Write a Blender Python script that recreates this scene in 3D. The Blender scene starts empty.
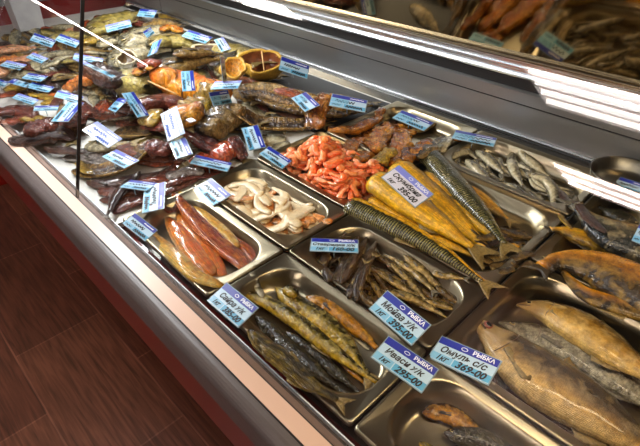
import bpy, math, random
import numpy as np
from mathutils import Vector, Matrix, noise
random.seed(7)
H = 0.57            # camera height above the rims of the pans, metres
Z0 = 0.85           # height of the pan rims above the floor
FPX = 478.576
CX, CY = 320.0, 223.0
R = np.array([[0.70107209,-0.42637604,0.571578],[0.71304382,0.4100002,-0.56874278],[0.0081512,0.80628984,0.59146449]])
u_, _, vt_ = np.linalg.svd(R); R = u_ @ vt_
CAM = np.array([0,0,H])
sc = bpy.context.scene
COL = sc.collection
def ray(px,py):
    d = R @ np.array([px-CX, -(py-CY), -FPX]); return d/np.linalg.norm(d)
def at(px,py,z=0.0):
    """point of the place seen at a photo pixel, z metres above the pan rims"""
    d = ray(px,py); t = (z-H)/d[2]; return CAM + d*t
def dist(p): return float(np.linalg.norm(np.asarray(p)-CAM))

# ------------------------------------------------------------------ materials
def sRGB(c):
    return tuple(((x/12.92) if x<=.04045 else ((x+.055)/1.055)**2.4) for x in c)+(1,)
def rgb(h): return sRGB([int(h[i:i+2],16)/255 for i in (0,2,4)])
def rich(h,k=1.4):
    c=[int(h[i:i+2],16)/255 for i in (0,2,4)]; g=sum(c)/3
    return sRGB([min(1,max(0,g+(x-g)*k)) for x in c])
def newmat(name):
    m = bpy.data.materials.new(name); m.use_nodes=True
    nt=m.node_tree; b=nt.nodes['Principled BSDF']; return m,nt,b
def simple(name,hexc,rough=.5,metal=0,bump=0,bscale=60,var=0,coat=0,emit=None,es=0):
    m,nt,b=newmat(name); b.inputs['Base Color'].default_value=rgb(hexc)
    b.inputs['Roughness'].default_value=rough; b.inputs['Metallic'].default_value=metal
    b.inputs['Coat Weight'].default_value=coat
    if emit: b.inputs['Emission Color'].default_value=rgb(emit); b.inputs['Emission Strength'].default_value=es
    if bump or var:
        tc=nt.nodes.new('ShaderNodeTexCoord'); n=nt.nodes.new('ShaderNodeTexNoise'); n.inputs['Scale'].default_value=bscale; n.inputs['Detail'].default_value=4
        nt.links.new(tc.outputs['Object'],n.inputs['Vector'])
        if bump:
            bp=nt.nodes.new('ShaderNodeBump'); bp.inputs['Strength'].default_value=bump; bp.inputs['Distance'].default_value=.004
            nt.links.new(n.outputs['Fac'],bp.inputs['Height']); nt.links.new(bp.outputs['Normal'],b.inputs['Normal'])
        if var:
            mx=nt.nodes.new('ShaderNodeMix'); mx.data_type='RGBA'; mx.blend_type='MULTIPLY'; mx.inputs[0].default_value=1
            cr=nt.nodes.new('ShaderNodeValToRGB'); cr.color_ramp.elements[0].position=.35; cr.color_ramp.elements[0].color=(1-var,1-var,1-var,1); cr.color_ramp.elements[1].position=.65
            nt.links.new(n.outputs['Fac'],cr.inputs[0]); mx.inputs[6].default_value=rgb(hexc)
            nt.links.new(cr.outputs[0],mx.inputs[7]); nt.links.new(mx.outputs[2],b.inputs['Base Color'])
    return m
def steel(name,hexc='b9b7b0',rough=.28,brushed=True):
    m,nt,b=newmat(name); b.inputs['Base Color'].default_value=rgb(hexc); b.inputs['Metallic'].default_value=1
    b.inputs['Roughness'].default_value=rough
    if brushed:
        tc=nt.nodes.new('ShaderNodeTexCoord'); mp=nt.nodes.new('ShaderNodeMapping'); mp.inputs['Scale'].default_value=(3,400,400)
        n=nt.nodes.new('ShaderNodeTexNoise'); n.inputs['Scale'].default_value=1; n.inputs['Detail'].default_value=3
        nt.links.new(tc.outputs['Object'],mp.inputs[0]); nt.links.new(mp.outputs[0],n.inputs['Vector'])
        mr=nt.nodes.new('ShaderNodeMapRange'); mr.inputs[3].default_value=rough-.08; mr.inputs[4].default_value=rough+.12
        nt.links.new(n.outputs['Fac'],mr.inputs[0]); nt.links.new(mr.outputs[0],b.inputs['Roughness'])
    return m
def fishmat(name, ramp, second=None, amt=.5, nscale=45, scales=0, bump=.5, bscale=140, rough=.3, stripes=None, coat=.4, wrinkle=0, ribs=0, headcol=None, mott=.5):
    """ramp: (position belly 0 .. back 1, hex). UV: u along the body, v belly to back."""
    m,nt,b=newmat(name); N=nt.nodes.new; Lk=nt.links.new
    b.inputs['Roughness'].default_value=rough; b.inputs['Coat Weight'].default_value=coat; b.inputs['Coat Roughness'].default_value=.12
    uv=N('ShaderNodeUVMap'); sp=N('ShaderNodeSeparateXYZ'); Lk(uv.outputs[0],sp.inputs[0])
    tc=N('ShaderNodeTexCoord')
    n1=N('ShaderNodeTexNoise'); n1.inputs['Scale'].default_value=nscale; n1.inputs['Detail'].default_value=5; n1.inputs['Roughness'].default_value=.65
    Lk(tc.outputs['Object'],n1.inputs['Vector'])
    ma=N('ShaderNodeMath'); ma.operation='MULTIPLY_ADD'; Lk(n1.outputs['Fac'],ma.inputs[0]); ma.inputs[1].default_value=.35; 
    sb=N('ShaderNodeMath'); sb.operation='SUBTRACT'; Lk(sp.outputs[1],sb.inputs[0]); sb.inputs[1].default_value=.175; Lk(sb.outputs[0],ma.inputs[2])
    cr=N('ShaderNodeValToRGB'); e=cr.color_ramp.elements
    while len(e)<len(ramp): e.new(.5)
    for i,(p,h) in enumerate(ramp): e[i].position=p; e[i].color=rich(h)
    Lk(ma.outputs[0],cr.inputs[0]); col=cr.outputs[0]
    if second:
        n2=N('ShaderNodeTexNoise'); n2.inputs['Scale'].default_value=nscale*1.7; n2.inputs['Detail'].default_value=6; n2.inputs['Distortion'].default_value=.6
        Lk(tc.outputs['Object'],n2.inputs['Vector'])
        c2=N('ShaderNodeValToRGB'); c2.color_ramp.elements[0].position=.46; c2.color_ramp.elements[1].position=.62
        c2.color_ramp.elements[1].color=(amt,amt,amt,1); Lk(n2.outputs['Fac'],c2.inputs[0])
        mx=N('ShaderNodeMix'); mx.data_type='RGBA'; Lk(c2.outputs[0],mx.inputs[0]); Lk(col,mx.inputs[6]); mx.inputs[7].default_value=rich(second); col=mx.outputs[2]
    mp=N('ShaderNodeMapping'); Lk(uv.outputs[0],mp.inputs[0])
    heights=[]
    if stripes:
        # mackerel: wavy dark bars across the back
        mp2=N('ShaderNodeMapping'); mp2.inputs['Scale'].default_value=(46,2.4,1); Lk(uv.outputs[0],mp2.inputs[0])
        w=N('ShaderNodeTexWave'); w.inputs['Scale'].default_value=.42; w.inputs['Distortion'].default_value=3.2; w.inputs['Detail'].default_value=2; Lk(mp2.outputs[0],w.inputs['Vector'])
        r2=N('ShaderNodeMapRange'); r2.inputs[1].default_value=.5; r2.inputs[2].default_value=.72; Lk(sp.outputs[1],r2.inputs[0])
        mm=N('ShaderNodeMath'); mm.operation='MULTIPLY'; Lk(w.outputs['Fac'],mm.inputs[0]); Lk(r2.outputs[0],mm.inputs[1])
        mx=N('ShaderNodeMix'); mx.data_type='RGBA'; Lk(mm.outputs[0],mx.inputs[0]); Lk(col,mx.inputs[6]); mx.inputs[7].default_value=rgb(stripes); col=mx.outputs[2]
    if scales:
        mp.inputs['Scale'].default_value=(scales,scales*.42,1)
        v=N('ShaderNodeTexVoronoi'); v.inputs['Scale'].default_value=1; v.inputs['Randomness'].default_value=.35; Lk(mp.outputs[0],v.inputs['Vector'])
        c3=N('ShaderNodeMapRange'); c3.inputs[1].default_value=.1; c3.inputs[2].default_value=.65; c3.inputs[3].default_value=1.15; c3.inputs[4].default_value=.5; Lk(v.outputs['Distance'],c3.inputs[0])
        mx=N('ShaderNodeMix'); mx.data_type='RGBA'; mx.blend_type='MULTIPLY'; mx.inputs[0].default_value=.5; Lk(col,mx.inputs[6]); Lk(c3.outputs[0],mx.inputs[7]); col=mx.outputs[2]
        heights.append((c3.outputs[0],.5))
    if wrinkle or ribs:
        mp3=N('ShaderNodeMapping'); mp3.inputs['Scale'].default_value=(ribs or 3, 9 if wrinkle else 1.2,1); Lk(uv.outputs[0],mp3.inputs[0])
        n3=N('ShaderNodeTexNoise'); n3.inputs['Scale'].default_value=1.6; n3.inputs['Detail'].default_value=4; n3.inputs['Distortion'].default_value=.5; Lk(mp3.outputs[0],n3.inputs['Vector'])
        heights.append((n3.outputs['Fac'],2.0))
        c4=N('ShaderNodeMapRange'); c4.inputs[1].default_value=.35; c4.inputs[2].default_value=.62; c4.inputs[3].default_value=.55; c4.inputs[4].default_value=1.2; Lk(n3.outputs['Fac'],c4.inputs[0])
        mx=N('ShaderNodeMix'); mx.data_type='RGBA'; mx.blend_type='MULTIPLY'; mx.inputs[0].default_value=.85; Lk(col,mx.inputs[6]); Lk(c4.outputs[0],mx.inputs[7]); col=mx.outputs[2]
    n5=N('ShaderNodeTexNoise'); n5.inputs['Scale'].default_value=nscale*2.6; n5.inputs['Detail'].default_value=7; n5.inputs['Roughness'].default_value=.7; Lk(tc.outputs['Object'],n5.inputs['Vector'])
    c5=N('ShaderNodeMapRange'); c5.inputs[1].default_value=.38; c5.inputs[2].default_value=.62; c5.inputs[3].default_value=mott*.62; c5.inputs[4].default_value=1.02; Lk(n5.outputs['Fac'],c5.inputs[0])
    mx=N('ShaderNodeMix'); mx.data_type='RGBA'; mx.blend_type='MULTIPLY'; mx.inputs[0].default_value=1; Lk(col,mx.inputs[6]); Lk(c5.outputs[0],mx.inputs[7]); col=mx.outputs[2]
    if headcol:
        r3=N('ShaderNodeMapRange'); r3.inputs[1].default_value=.17; r3.inputs[2].default_value=.2; r3.inputs[3].default_value=.75; r3.inputs[4].default_value=0; Lk(sp.outputs[0],r3.inputs[0])
        mx=N('ShaderNodeMix'); mx.data_type='RGBA'; Lk(r3.outputs[0],mx.inputs[0]); Lk(col,mx.inputs[6]); mx.inputs[7].default_value=rgb(headcol); col=mx.outputs[2]
    Lk(col,b.inputs['Base Color'])
    n4=N('ShaderNodeTexNoise'); n4.inputs['Scale'].default_value=bscale; n4.inputs['Detail'].default_value=4; Lk(tc.outputs['Object'],n4.inputs['Vector'])
    h=n4.outputs['Fac']
    for s,k in heights:
        a=N('ShaderNodeMath'); a.operation='MULTIPLY_ADD'; Lk(s,a.inputs[0]); a.inputs[1].default_value=k; Lk(h,a.inputs[2]); h=a.outputs[0]
    bp=N('ShaderNodeBump'); bp.inputs['Strength'].default_value=min(1,bump*1.3); bp.inputs['Distance'].default_value=.0055; Lk(h,bp.inputs['Height']); Lk(bp.outputs[0],b.inputs['Normal'])
    return m

M = {}
M['mackerel']   = fishmat('mackerel_skin',[(0,'d9b13c'),(.38,'c79a2c'),(.46,'4a4420'),(.54,'201f14'),(1,'191a12')],None,stripes='8a7f48',bump=.35,rough=.25)
M['mackerel_dark']= fishmat('mackerel_dark_skin',[(0,'8a7430'),(.3,'5c562e'),(.45,'3a3d2a'),(1,'1f2219')],None,stripes='7a7145',bump=.35,rough=.25)
M['golden']     = fishmat('golden_smoked_skin',[(0,'dcb43f'),(.5,'d2a233'),(.8,'8f7028'),(1,'463a1b')],'e7c766',.35,mott=.85,bump=.3,rough=.3,wrinkle=1)
M['saury']      = fishmat('saury_skin',[(0,'c0a040'),(.3,'94802e'),(.48,'5a5020'),(.6,'23220f'),(1,'0e0f08')],'dccb88',.35,mott=.6,scales=0,bump=.45,rough=.24)
M['saury_gold'] = fishmat('saury_gold_skin',[(0,'a67818'),(.5,'8a6216'),(.8,'4a3710'),(1,'261d0b')],'d0a544',.4,bump=.45,rough=.25)
M['saury_dark'] = fishmat('saury_dark_skin',[(0,'39352a'),(.5,'24221b'),(1,'15140f')],'5d5a48',.4,bump=.5,rough=.22)
M['saury_olive']= fishmat('saury_wrinkled_skin',[(0,'8d7830'),(.4,'5c5022'),(.7,'2c2914'),(1,'1a190d')],'b6a050',.5,bump=1.0,rough=.3,wrinkle=1)
M['fillet_pale']= fishmat('pale_fillet_skin',[(0,'e0bc5c'),(.5,'cf9c36'),(1,'9c6d20')],'f0dc98',.5,mott=.95,bump=.5,rough=.3,wrinkle=1)
M['fillet_orange']=fishmat('orange_fillet_skin',[(0,'e0963a'),(.5,'cf741e'),(1,'a04c12')],'f0b460',.5,mott=.95,bump=.6,rough=.3,wrinkle=1)
M['fillet_brown']= fishmat('brown_fillet_skin',[(0,'b5641f'),(.5,'93430f'),(1,'5f260a')],'d8904a',.55,mott=.95,bump=.9,rough=.25,wrinkle=1)
M['squid']      = fishmat('squid_strip_skin',[(0,'efe3cb'),(.5,'e6d6b6'),(1,'c9ac80')],'b99b78',.2,mott=1.25,bump=.3,rough=.28,nscale=60)
M['squid_orange']=fishmat('orange_bit_skin',[(0,'e8b27e'),(.5,'dd9a5c'),(1,'c47a42')],'f0d0a8',.4,bump=.4,rough=.3)
M['shrimp']     = fishmat('salmon_shaving_skin',[(0,'ff9a63'),(.5,'f98350'),(1,'ee6c3c')],'ffbd94',.5,mott=1.3,bump=.4,rough=.3,nscale=80)
M['shrimp_pale']= fishmat('pale_salmon_shaving_skin',[(0,'ffb48c'),(.5,'fb9a6c'),(1,'f27c4c')],'ffd0b0',.5,mott=1.3,bump=.4,rough=.3,nscale=80)
M['goby']       = fishmat('dried_goby_skin',[(0,'6c5334'),(.4,'4b3a26'),(.7,'2b241a'),(1,'191610')],'8f7850',.4,bump=1.0,rough=.28,wrinkle=1)
M['capelin']    = fishmat('capelin_skin',[(0,'b59c66'),(.3,'7f6c42'),(.5,'40371f'),(1,'1c1912')],'d9c898',.35,bump=.5,rough=.24)
M['capelin_dark']=fishmat('capelin_dark_skin',[(0,'6b5530'),(.4,'3d311c'),(1,'15120c')],'a08850',.35,bump=.5,rough=.24)
M['sprat']      = fishmat('silver_small_fish_skin',[(0,'d0c8ae'),(.3,'a09880'),(.5,'5a5546'),(1,'24221c')],'e8e2cc',.35,mott=.9,bump=.3,rough=.2)
M['omul']       = fishmat('omul_skin',[(0,'e0c896'),(.2,'bfa068'),(.33,'8a7046'),(.46,'574830'),(.64,'30281b'),(1,'1f1a12')],'d9c396',.25,headcol='9c8050',mott=.7,scales=120,bump=.3,rough=.25,nscale=22)
M['omul_pale']  = fishmat('omul_pale_skin',[(0,'d6b876'),(.35,'b39050'),(.6,'7d6233'),(.85,'4a3c20'),(1,'332a17')],'ead8a8',.3,headcol='94794a',mott=.7,scales=110,bump=.25,rough=.25,nscale=20)
M['omul_silver']= fishmat('omul_silver_skin',[(0,'b9b4a2'),(.5,'979180'),(.8,'57534a'),(1,'36342d')],'55503f',.5,scales=80,bump=.4,rough=.22)
M['herring']    = fishmat('herring_skin',[(0,'b9a070'),(.3,'8f7746'),(.5,'56533e'),(.75,'2c3030'),(1,'1c2022')],'d6c9a8',.3,scales=60,bump=.4,rough=.22,nscale=25)
M['gold_big']   = fishmat('big_golden_fish_skin',[(0,'dca648'),(.3,'bd8628'),(.55,'8c611c'),(.75,'45351a'),(1,'1d170d')],'e6bf68',.3,mott=.65,scales=75,bump=.45,rough=.24,nscale=20)
M['olive']      = fishmat('olive_smoked_skin',[(0,'c8b878'),(.4,'9a8848'),(.7,'5b5230'),(1,'33301f')],'d8cc9c',.35,scales=50,bump=.6,rough=.28,nscale=26)
M['greyfish']   = fishmat('grey_smoked_skin',[(0,'d8cdae'),(.4,'a89c7c'),(.7,'6b6450'),(1,'3c392e')],'e6dfc8',.35,scales=50,bump=.6,rough=.26,nscale=26)
M['brownfish']  = fishmat('brown_smoked_skin',[(0,'a98d5a'),(.4,'6c5634'),(.7,'3d3020'),(1,'201a13')],'b89c68',.35,scales=45,bump=1.0,rough=.26,nscale=30)
M['amber']      = fishmat('amber_smoked_skin',[(0,'e0a54a'),(.5,'c4782e'),(1,'7c4218')],'efc878',.4,bump=.7,rough=.25,wrinkle=1)
M['roll']       = fishmat('orange_roll_skin',[(0,'ef9a3a'),(.5,'e07d26'),(1,'b85a1c')],'f7b867',.4,mott=.95,bump=1.0,rough=.3,ribs=26)
M['maroon']     = fishmat('maroon_smoked_flesh',[(0,'754034'),(.5,'54281f'),(1,'301712')],'94604a',.4,mott=.7,bump=1.0,rough=.2,wrinkle=1)
M['redbrown']   = fishmat('red_brown_flesh',[(0,'9c5234'),(.5,'7a3c26'),(1,'4a2216')],'c8754e',.4,bump=.7,rough=.2,wrinkle=1)
M['strip_dark'] = fishmat('dark_dried_flesh',[(0,'7a4a34'),(.5,'532d22'),(1,'2e1a15')],'94685a',.4,bump=.9,rough=.22,wrinkle=1)
M['leather']    = fishmat('leathery_dark_skin',[(0,'5a3a26'),(.5,'3a2620'),(1,'1e1512')],'6f5344',.35,bump=.9,rough=.28,wrinkle=1)
M['silverskin'] = fishmat('silver_leather_skin',[(0,'c2b8ae'),(.5,'8f857e'),(1,'4c4340')],'3d3430',.6,bump=1.0,rough=.22,scales=40)
M['peach']      = fishmat('peach_fillet_flesh',[(0,'eeb892'),(.5,'d98f68'),(1,'b0684a')],'f4d0b4',.4,bump=.5,rough=.28,wrinkle=1)
M['orangebit']  = fishmat('orange_fillet_flesh',[(0,'e89a58'),(.5,'cc6a34'),(1,'94401f')],'f2bf8a',.4,bump=.6,rough=.24,wrinkle=1)
M['mustard']    = fishmat('mustard_dried_skin',[(0,'d2b04c'),(.5,'a9852e'),(1,'5f4a1e')],'e6cf84',.4,bump=1.0,rough=.28,wrinkle=1)
M['splitin']    = fishmat('split_fish_inside',[(0,'5b4426'),(.18,'b29252'),(.34,'8b6a38'),(.5,'4f3a20'),(.66,'8b6a38'),(.82,'b29252'),(1,'5b4426')],'3a2a18',.5,bump=1.0,rough=.26,ribs=26,nscale=40)
M['splitdark']  = fishmat('dark_split_inside',[(0,'9a7c3e'),(.15,'6b5230'),(.4,'3a2a1c'),(.6,'3a2a1c'),(.85,'6b5230'),(1,'9a7c3e')],'a88c58',.35,bump=1.0,rough=.24,ribs=20,nscale=40)
M['collar']     = fishmat('glossy_brown_collar',[(0,'c98a3e'),(.5,'8a4f22'),(1,'40240f')],'dca860',.4,bump=.6,rough=.16,coat=.6,wrinkle=1)
M['steak']      = fishmat('glossy_red_steak',[(0,'c0623f'),(.5,'a0482e'),(1,'6a2a1a')],'e0906a',.4,bump=.5,rough=.1,coat=.9,ribs=8)
M['cream']      = simple('cream_cut_flesh','d8c8a0',.35,bump=.4,bscale=90,var=.3,coat=.2)
M['yellowrim']  = simple('yellow_cut_flesh','d9a83c',.35,bump=.4,bscale=90,var=.3,coat=.2)
M['rust']       = simple('rust_body_cavity','8a4a24',.35,bump=.6,bscale=70,var=.5,coat=.2)
M['cavity']     = simple('brown_body_cavity','6b5232',.4,bump=.6,bscale=70,var=.5,coat=.2)
M['fin_dark']   = simple('dark_fin','3a3122',.4,bump=.6,bscale=220,var=.5)
M['fin_tan']    = simple('tan_fin','8a7442',.4,bump=.6,bscale=220,var=.5)
M['fin_grey']   = simple('grey_fin','6d685a',.4,bump=.6,bscale=220,var=.5)
M['eye']        = simple('fish_eye_iris','a08a58',.15,coat=.6)
M['eye_red']    = simple('fish_eye_red_iris','7c3a2c',.15,coat=.6)
M['pupil']      = simple('fish_eye_pupil','0c0b0a',.08,coat=1)
M['mouth']      = simple('mouth_line','4a3420',.5)
M['wood']       = simple('toothpick_wood','cfa468',.6)
M['string']     = simple('dark_string','3a2216',.8)
M['pan']        = steel('pan_steel','9a8f76',.28,False)
M['pan_in']     = steel('pan_steel_inside','b4ad9b',.3,False)
M['steel_wall'] = steel('brushed_steel_wall','a6a7a6',.36)
M['steel_dark'] = steel('dark_steel','6a6964',.3)
M['alu']        = steel('aluminium_edge','e6e8ea',.25)
M['deck']       = simple('white_enamel_deck','d9d6cd',.3,coat=.3,var=.12,bscale=14)
M['redpanel']   = simple('red_base_panel','6e120e',.35,coat=.3)
M['red_far']    = simple('red_far_panel','a32018',.4,coat=.3,var=.3,bscale=4)
M['bumper']     = simple('grey_rubber_bumper','5a504d',.42,bump=.1,bscale=90)
M['pink']       = simple('cream_front_strip','dcb7a2',.35)
M['taupe']      = simple('taupe_inner_strip','6f5a50',.35)
M['black']      = simple('black_gap','0b0a0a',.5)
M['white']      = simple('white_plastic','e9ecee',.35)
M['whitestrip'] = simple('white_edge_strip','eef3f6',.3)
M['card']       = simple('price_card_white','b4cfe0',.35)
M['cyan']       = simple('price_card_cyan','56a6cc',.35)
M['cyan2']      = simple('price_card_pale_cyan','7db8d6',.35)
M['blue']       = simple('price_card_blue_header','1b2c96',.35)
M['lilac']      = simple('price_card_lilac_header','7f86d6',.35)
M['cardwhite']  = simple('price_card_faded_white','d6d4e0',.35)
M['sleeve']     = simple('clear_sleeve_edge','8fa4ae',.2,coat=.5)
M['ink']        = simple('black_ink','141418',.6)
M['inkblue']    = simple('blue_print','2a56a8',.6)
M['print']      = simple('white_print','f1f4fb',.6)
M['greybox']    = simple('grey_plastic_box','b9b7b6',.4,var=.15,bscale=20)
def floor_mat():
    m,nt,b=newmat('brown_wood_tile_floor'); N=nt.nodes.new; L=nt.links.new
    tc=N('ShaderNodeTexCoord'); br=N('ShaderNodeTexBrick'); L(tc.outputs['Object'],br.inputs['Vector'])
    br.inputs['Scale'].default_value=1; br.inputs['Brick Width'].default_value=.62; br.inputs['Row Height'].default_value=.31; br.inputs['Mortar Size'].default_value=.003
    br.inputs['Color1'].default_value=rgb('80503a'); br.inputs['Color2'].default_value=rgb('6c402e'); br.inputs['Mortar'].default_value=rgb('93604a')
    mp=N('ShaderNodeMapping'); mp.inputs['Scale'].default_value=(6,90,1); L(tc.outputs['Object'],mp.inputs[0])
    n=N('ShaderNodeTexNoise'); n.inputs['Scale'].default_value=1; n.inputs['Detail'].default_value=6; n.inputs['Distortion'].default_value=.5; L(mp.outputs[0],n.inputs['Vector'])
    c=N('ShaderNodeMapRange'); c.inputs[1].default_value=.3; c.inputs[2].default_value=.65; c.inputs[3].default_value=.45; c.inputs[4].default_value=1.35; L(n.outputs['Fac'],c.inputs[0])
    mx=N('ShaderNodeMix'); mx.data_type='RGBA'; mx.blend_type='MULTIPLY'; mx.inputs[0].default_value=.9; L(br.outputs['Color'],mx.inputs[6]); L(c.outputs[0],mx.inputs[7]); L(mx.outputs[2],b.inputs['Base Color'])
    bp=N('ShaderNodeBump'); bp.inputs['Strength'].default_value=.3; bp.inputs['Distance'].default_value=.004; L(n.outputs['Fac'],bp.inputs['Height']); L(bp.outputs[0],b.inputs['Normal'])
    b.inputs['Roughness'].default_value=.38
    return m
M['floor']=floor_mat()
def glass_mat(name,tint=(1,1,1,1)):
    m=bpy.data.materials.new(name); m.use_nodes=True; nt=m.node_tree; nt.nodes.clear(); N=nt.nodes.new
    o=N('ShaderNodeOutputMaterial'); t=N('ShaderNodeBsdfTransparent'); t.inputs[0].default_value=tint; g=N('ShaderNodeBsdfGlossy'); g.inputs['Roughness'].default_value=.0
    f0=N('ShaderNodeFresnel'); f0.inputs[0].default_value=1.6; mx=N('ShaderNodeMixShader'); ge=N('ShaderNodeNewGeometry')
    iv=N('ShaderNodeMath'); iv.operation='SUBTRACT'; iv.inputs[0].default_value=1; nt.links.new(ge.outputs['Backfacing'],iv.inputs[1])
    f=N('ShaderNodeMath'); f.operation='MULTIPLY'; nt.links.new(f0.outputs[0],f.inputs[0]); nt.links.new(iv.outputs[0],f.inputs[1])
    nt.links.new(f.outputs[0],mx.inputs[0]); nt.links.new(t.outputs[0],mx.inputs[1]); nt.links.new(g.outputs[0],mx.inputs[2]); nt.links.new(mx.outputs[0],o.inputs[0])
    return m
M['glass']=glass_mat('clear_glass')
M['wrap']=glass_mat('clear_plastic_wrap',(.93,.93,.93,1))
def mirror_mat():
    m,nt,b=newmat('smoked_mirror'); b.inputs['Base Color'].default_value=rgb('b59c74'); b.inputs['Metallic'].default_value=1; b.inputs['Roughness'].default_value=.07
    return m
M['mirror']=mirror_mat()

# ------------------------------------------------------------------ mesh helpers
def link(name, verts, faces, mat, parent=None, origin=(0,0,0), uvs=None, smooth=True, bevel=0):
    """verts in metres relative to the pan rims plane; origin same frame"""
    me=bpy.data.meshes.new(name); V=np.asarray(verts,float); o=np.asarray(origin,float)
    me.from_pydata([tuple(v-o) for v in V],[],faces); me.materials.append(mat if not isinstance(mat,str) else M[mat])
    if uvs is not None:
        ul=me.uv_layers.new(name='UVMap'); data=[]
        for p in me.polygons:
            for vi in p.vertices: data.extend(uvs[vi])
        ul.data.foreach_set('uv',data)
    if smooth: me.polygons.foreach_set('use_smooth',[True]*len(me.polygons))
    me.update()
    ob=bpy.data.objects.new(name,me); COL.objects.link(ob)
    if parent is not None:
        ob.parent=parent; po=parent['_o']; ob.location=(o[0]-po[0],o[1]-po[1],o[2]-po[2])
    else: ob.location=(o[0],o[1],o[2]+Z0)
    ob['_o']=[float(x) for x in o]
    if bevel:
        b=ob.modifiers.new('bevel','BEVEL'); b.width=bevel; b.segments=2; b.limit_method='ANGLE'
    return ob
def empty(name,origin):
    ob=bpy.data.objects.new(name,None); COL.objects.link(ob); ob.empty_display_size=.02
    ob.location=(origin[0],origin[1],origin[2]+Z0); ob['_o']=[float(x) for x in origin]; return ob
def tag(ob,label,cat,group=None):
    ob['label']=label; ob['category']=cat
    if group: ob['group']=group
    return ob
def box(x0,x1,y0,y1,z0,z1):
    v=[(x,y,z) for x in (x0,x1) for y in (y0,y1) for z in (z0,z1)]
    return v,[(0,1,3,2),(4,6,7,5),(0,4,5,1),(2,3,7,6),(0,2,6,4),(1,5,7,3)]
def merge(parts):
    V=[];F=[]
    for v,f in parts:
        n=len(V); V+=list(v); F+=[tuple(i+n for i in q) for q in f]
    return V,F
def extrude_x(poly,x0,x1):
    """closed polygon in (y,z) extruded along x"""
    n=len(poly); V=[(x0,y,z) for y,z in poly]+[(x1,y,z) for y,z in poly]
    F=[(i,(i+1)%n,n+(i+1)%n,n+i) for i in range(n)]+[tuple(range(n))[::-1],tuple(range(n,2*n))]
    return V,F
def catmull(P,n):
    P=np.asarray(P,float)
    if len(P)==2: P=np.array([P[0],(P[0]+P[1])/2,P[1]])
    Q=np.vstack([2*P[0]-P[1],P,2*P[-1]-P[-2]]); m=len(P)-1
    seg=np.linalg.norm(np.diff(P,axis=0),axis=1); cum=np.concatenate([[0],np.cumsum(seg)]); tot=cum[-1]; out=[]
    for k in range(n):
        s=tot*k/(n-1); i=min(int(np.searchsorted(cum,s,side='right')-1),m-1); t=(s-cum[i])/max(seg[i],1e-9)
        p0,p1,p2,p3=Q[i],Q[i+1],Q[i+2],Q[i+3]
        out.append(.5*((2*p1)+(-p0+p2)*t+(2*p0-5*p1+4*p2-p3)*t*t+(-p0+3*p1-3*p2+p3)*t**3))
    return np.array(out)
def tube(P,r,n=6):
    P=np.asarray(P,float); V=[];F=[]
    for i,p in enumerate(P):
        t=P[min(i+1,len(P)-1)]-P[max(i-1,0)]; t/=np.linalg.norm(t)+1e-9
        a=np.cross(t,[0,0,1]) if abs(t[2])<.9 else np.cross(t,[1,0,0]); a/=np.linalg.norm(a); b=np.cross(a,t)
        rr=r[i] if hasattr(r,'__len__') else r
        for k in range(n): an=2*math.pi*k/n; V.append(p+rr*(a*math.cos(an)+b*math.sin(an)))
    for i in range(len(P)-1):
        for k in range(n): F.append((i*n+k,i*n+(k+1)%n,(i+1)*n+(k+1)%n,(i+1)*n+k))
    F.append(tuple(range(n))[::-1]); F.append(tuple(range((len(P)-1)*n,len(P)*n)))
    return V,F

# ------------------------------------------------------------------ height map of what already lies in the case
CELL=.004; GX0,GX1,GY0,GY1=-2.75,.55,.2,1.32
NX=int((GX1-GX0)/CELL); NY=int((GY1-GY0)/CELL)
DECK=-.02
hm=np.full((NX,NY),DECK)
def cells(x,y): return np.clip(((x-GX0)/CELL).astype(int),0,NX-1),np.clip(((y-GY0)/CELL).astype(int),0,NY-1)
def height(x,y):
    i=min(max(int((x-GX0)/CELL),0),NX-1); j=min(max(int((y-GY0)/CELL),0),NY-1); return hm[i,j]
def stamp(x,y,r,fz):
    i0=max(int((x-r-GX0)/CELL),0); i1=min(int((x+r-GX0)/CELL)+2,NX); j0=max(int((y-r-GY0)/CELL),0); j1=min(int((y+r-GY0)/CELL)+2,NY)
    if i1<=i0 or j1<=j0: return
    X=GX0+(np.arange(i0,i1)+.5)*CELL; Y=GY0+(np.arange(j0,j1)+.5)*CELL
    D=np.sqrt((X[:,None]-x)**2+(Y[None,:]-y)**2)/r
    zz=np.where(D<1,fz[0]+fz[1]*np.sqrt(np.maximum(0,1-D*D)),-9); hm[i0:i1,j0:j1]=np.maximum(hm[i0:i1,j0:j1],zz)

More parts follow.
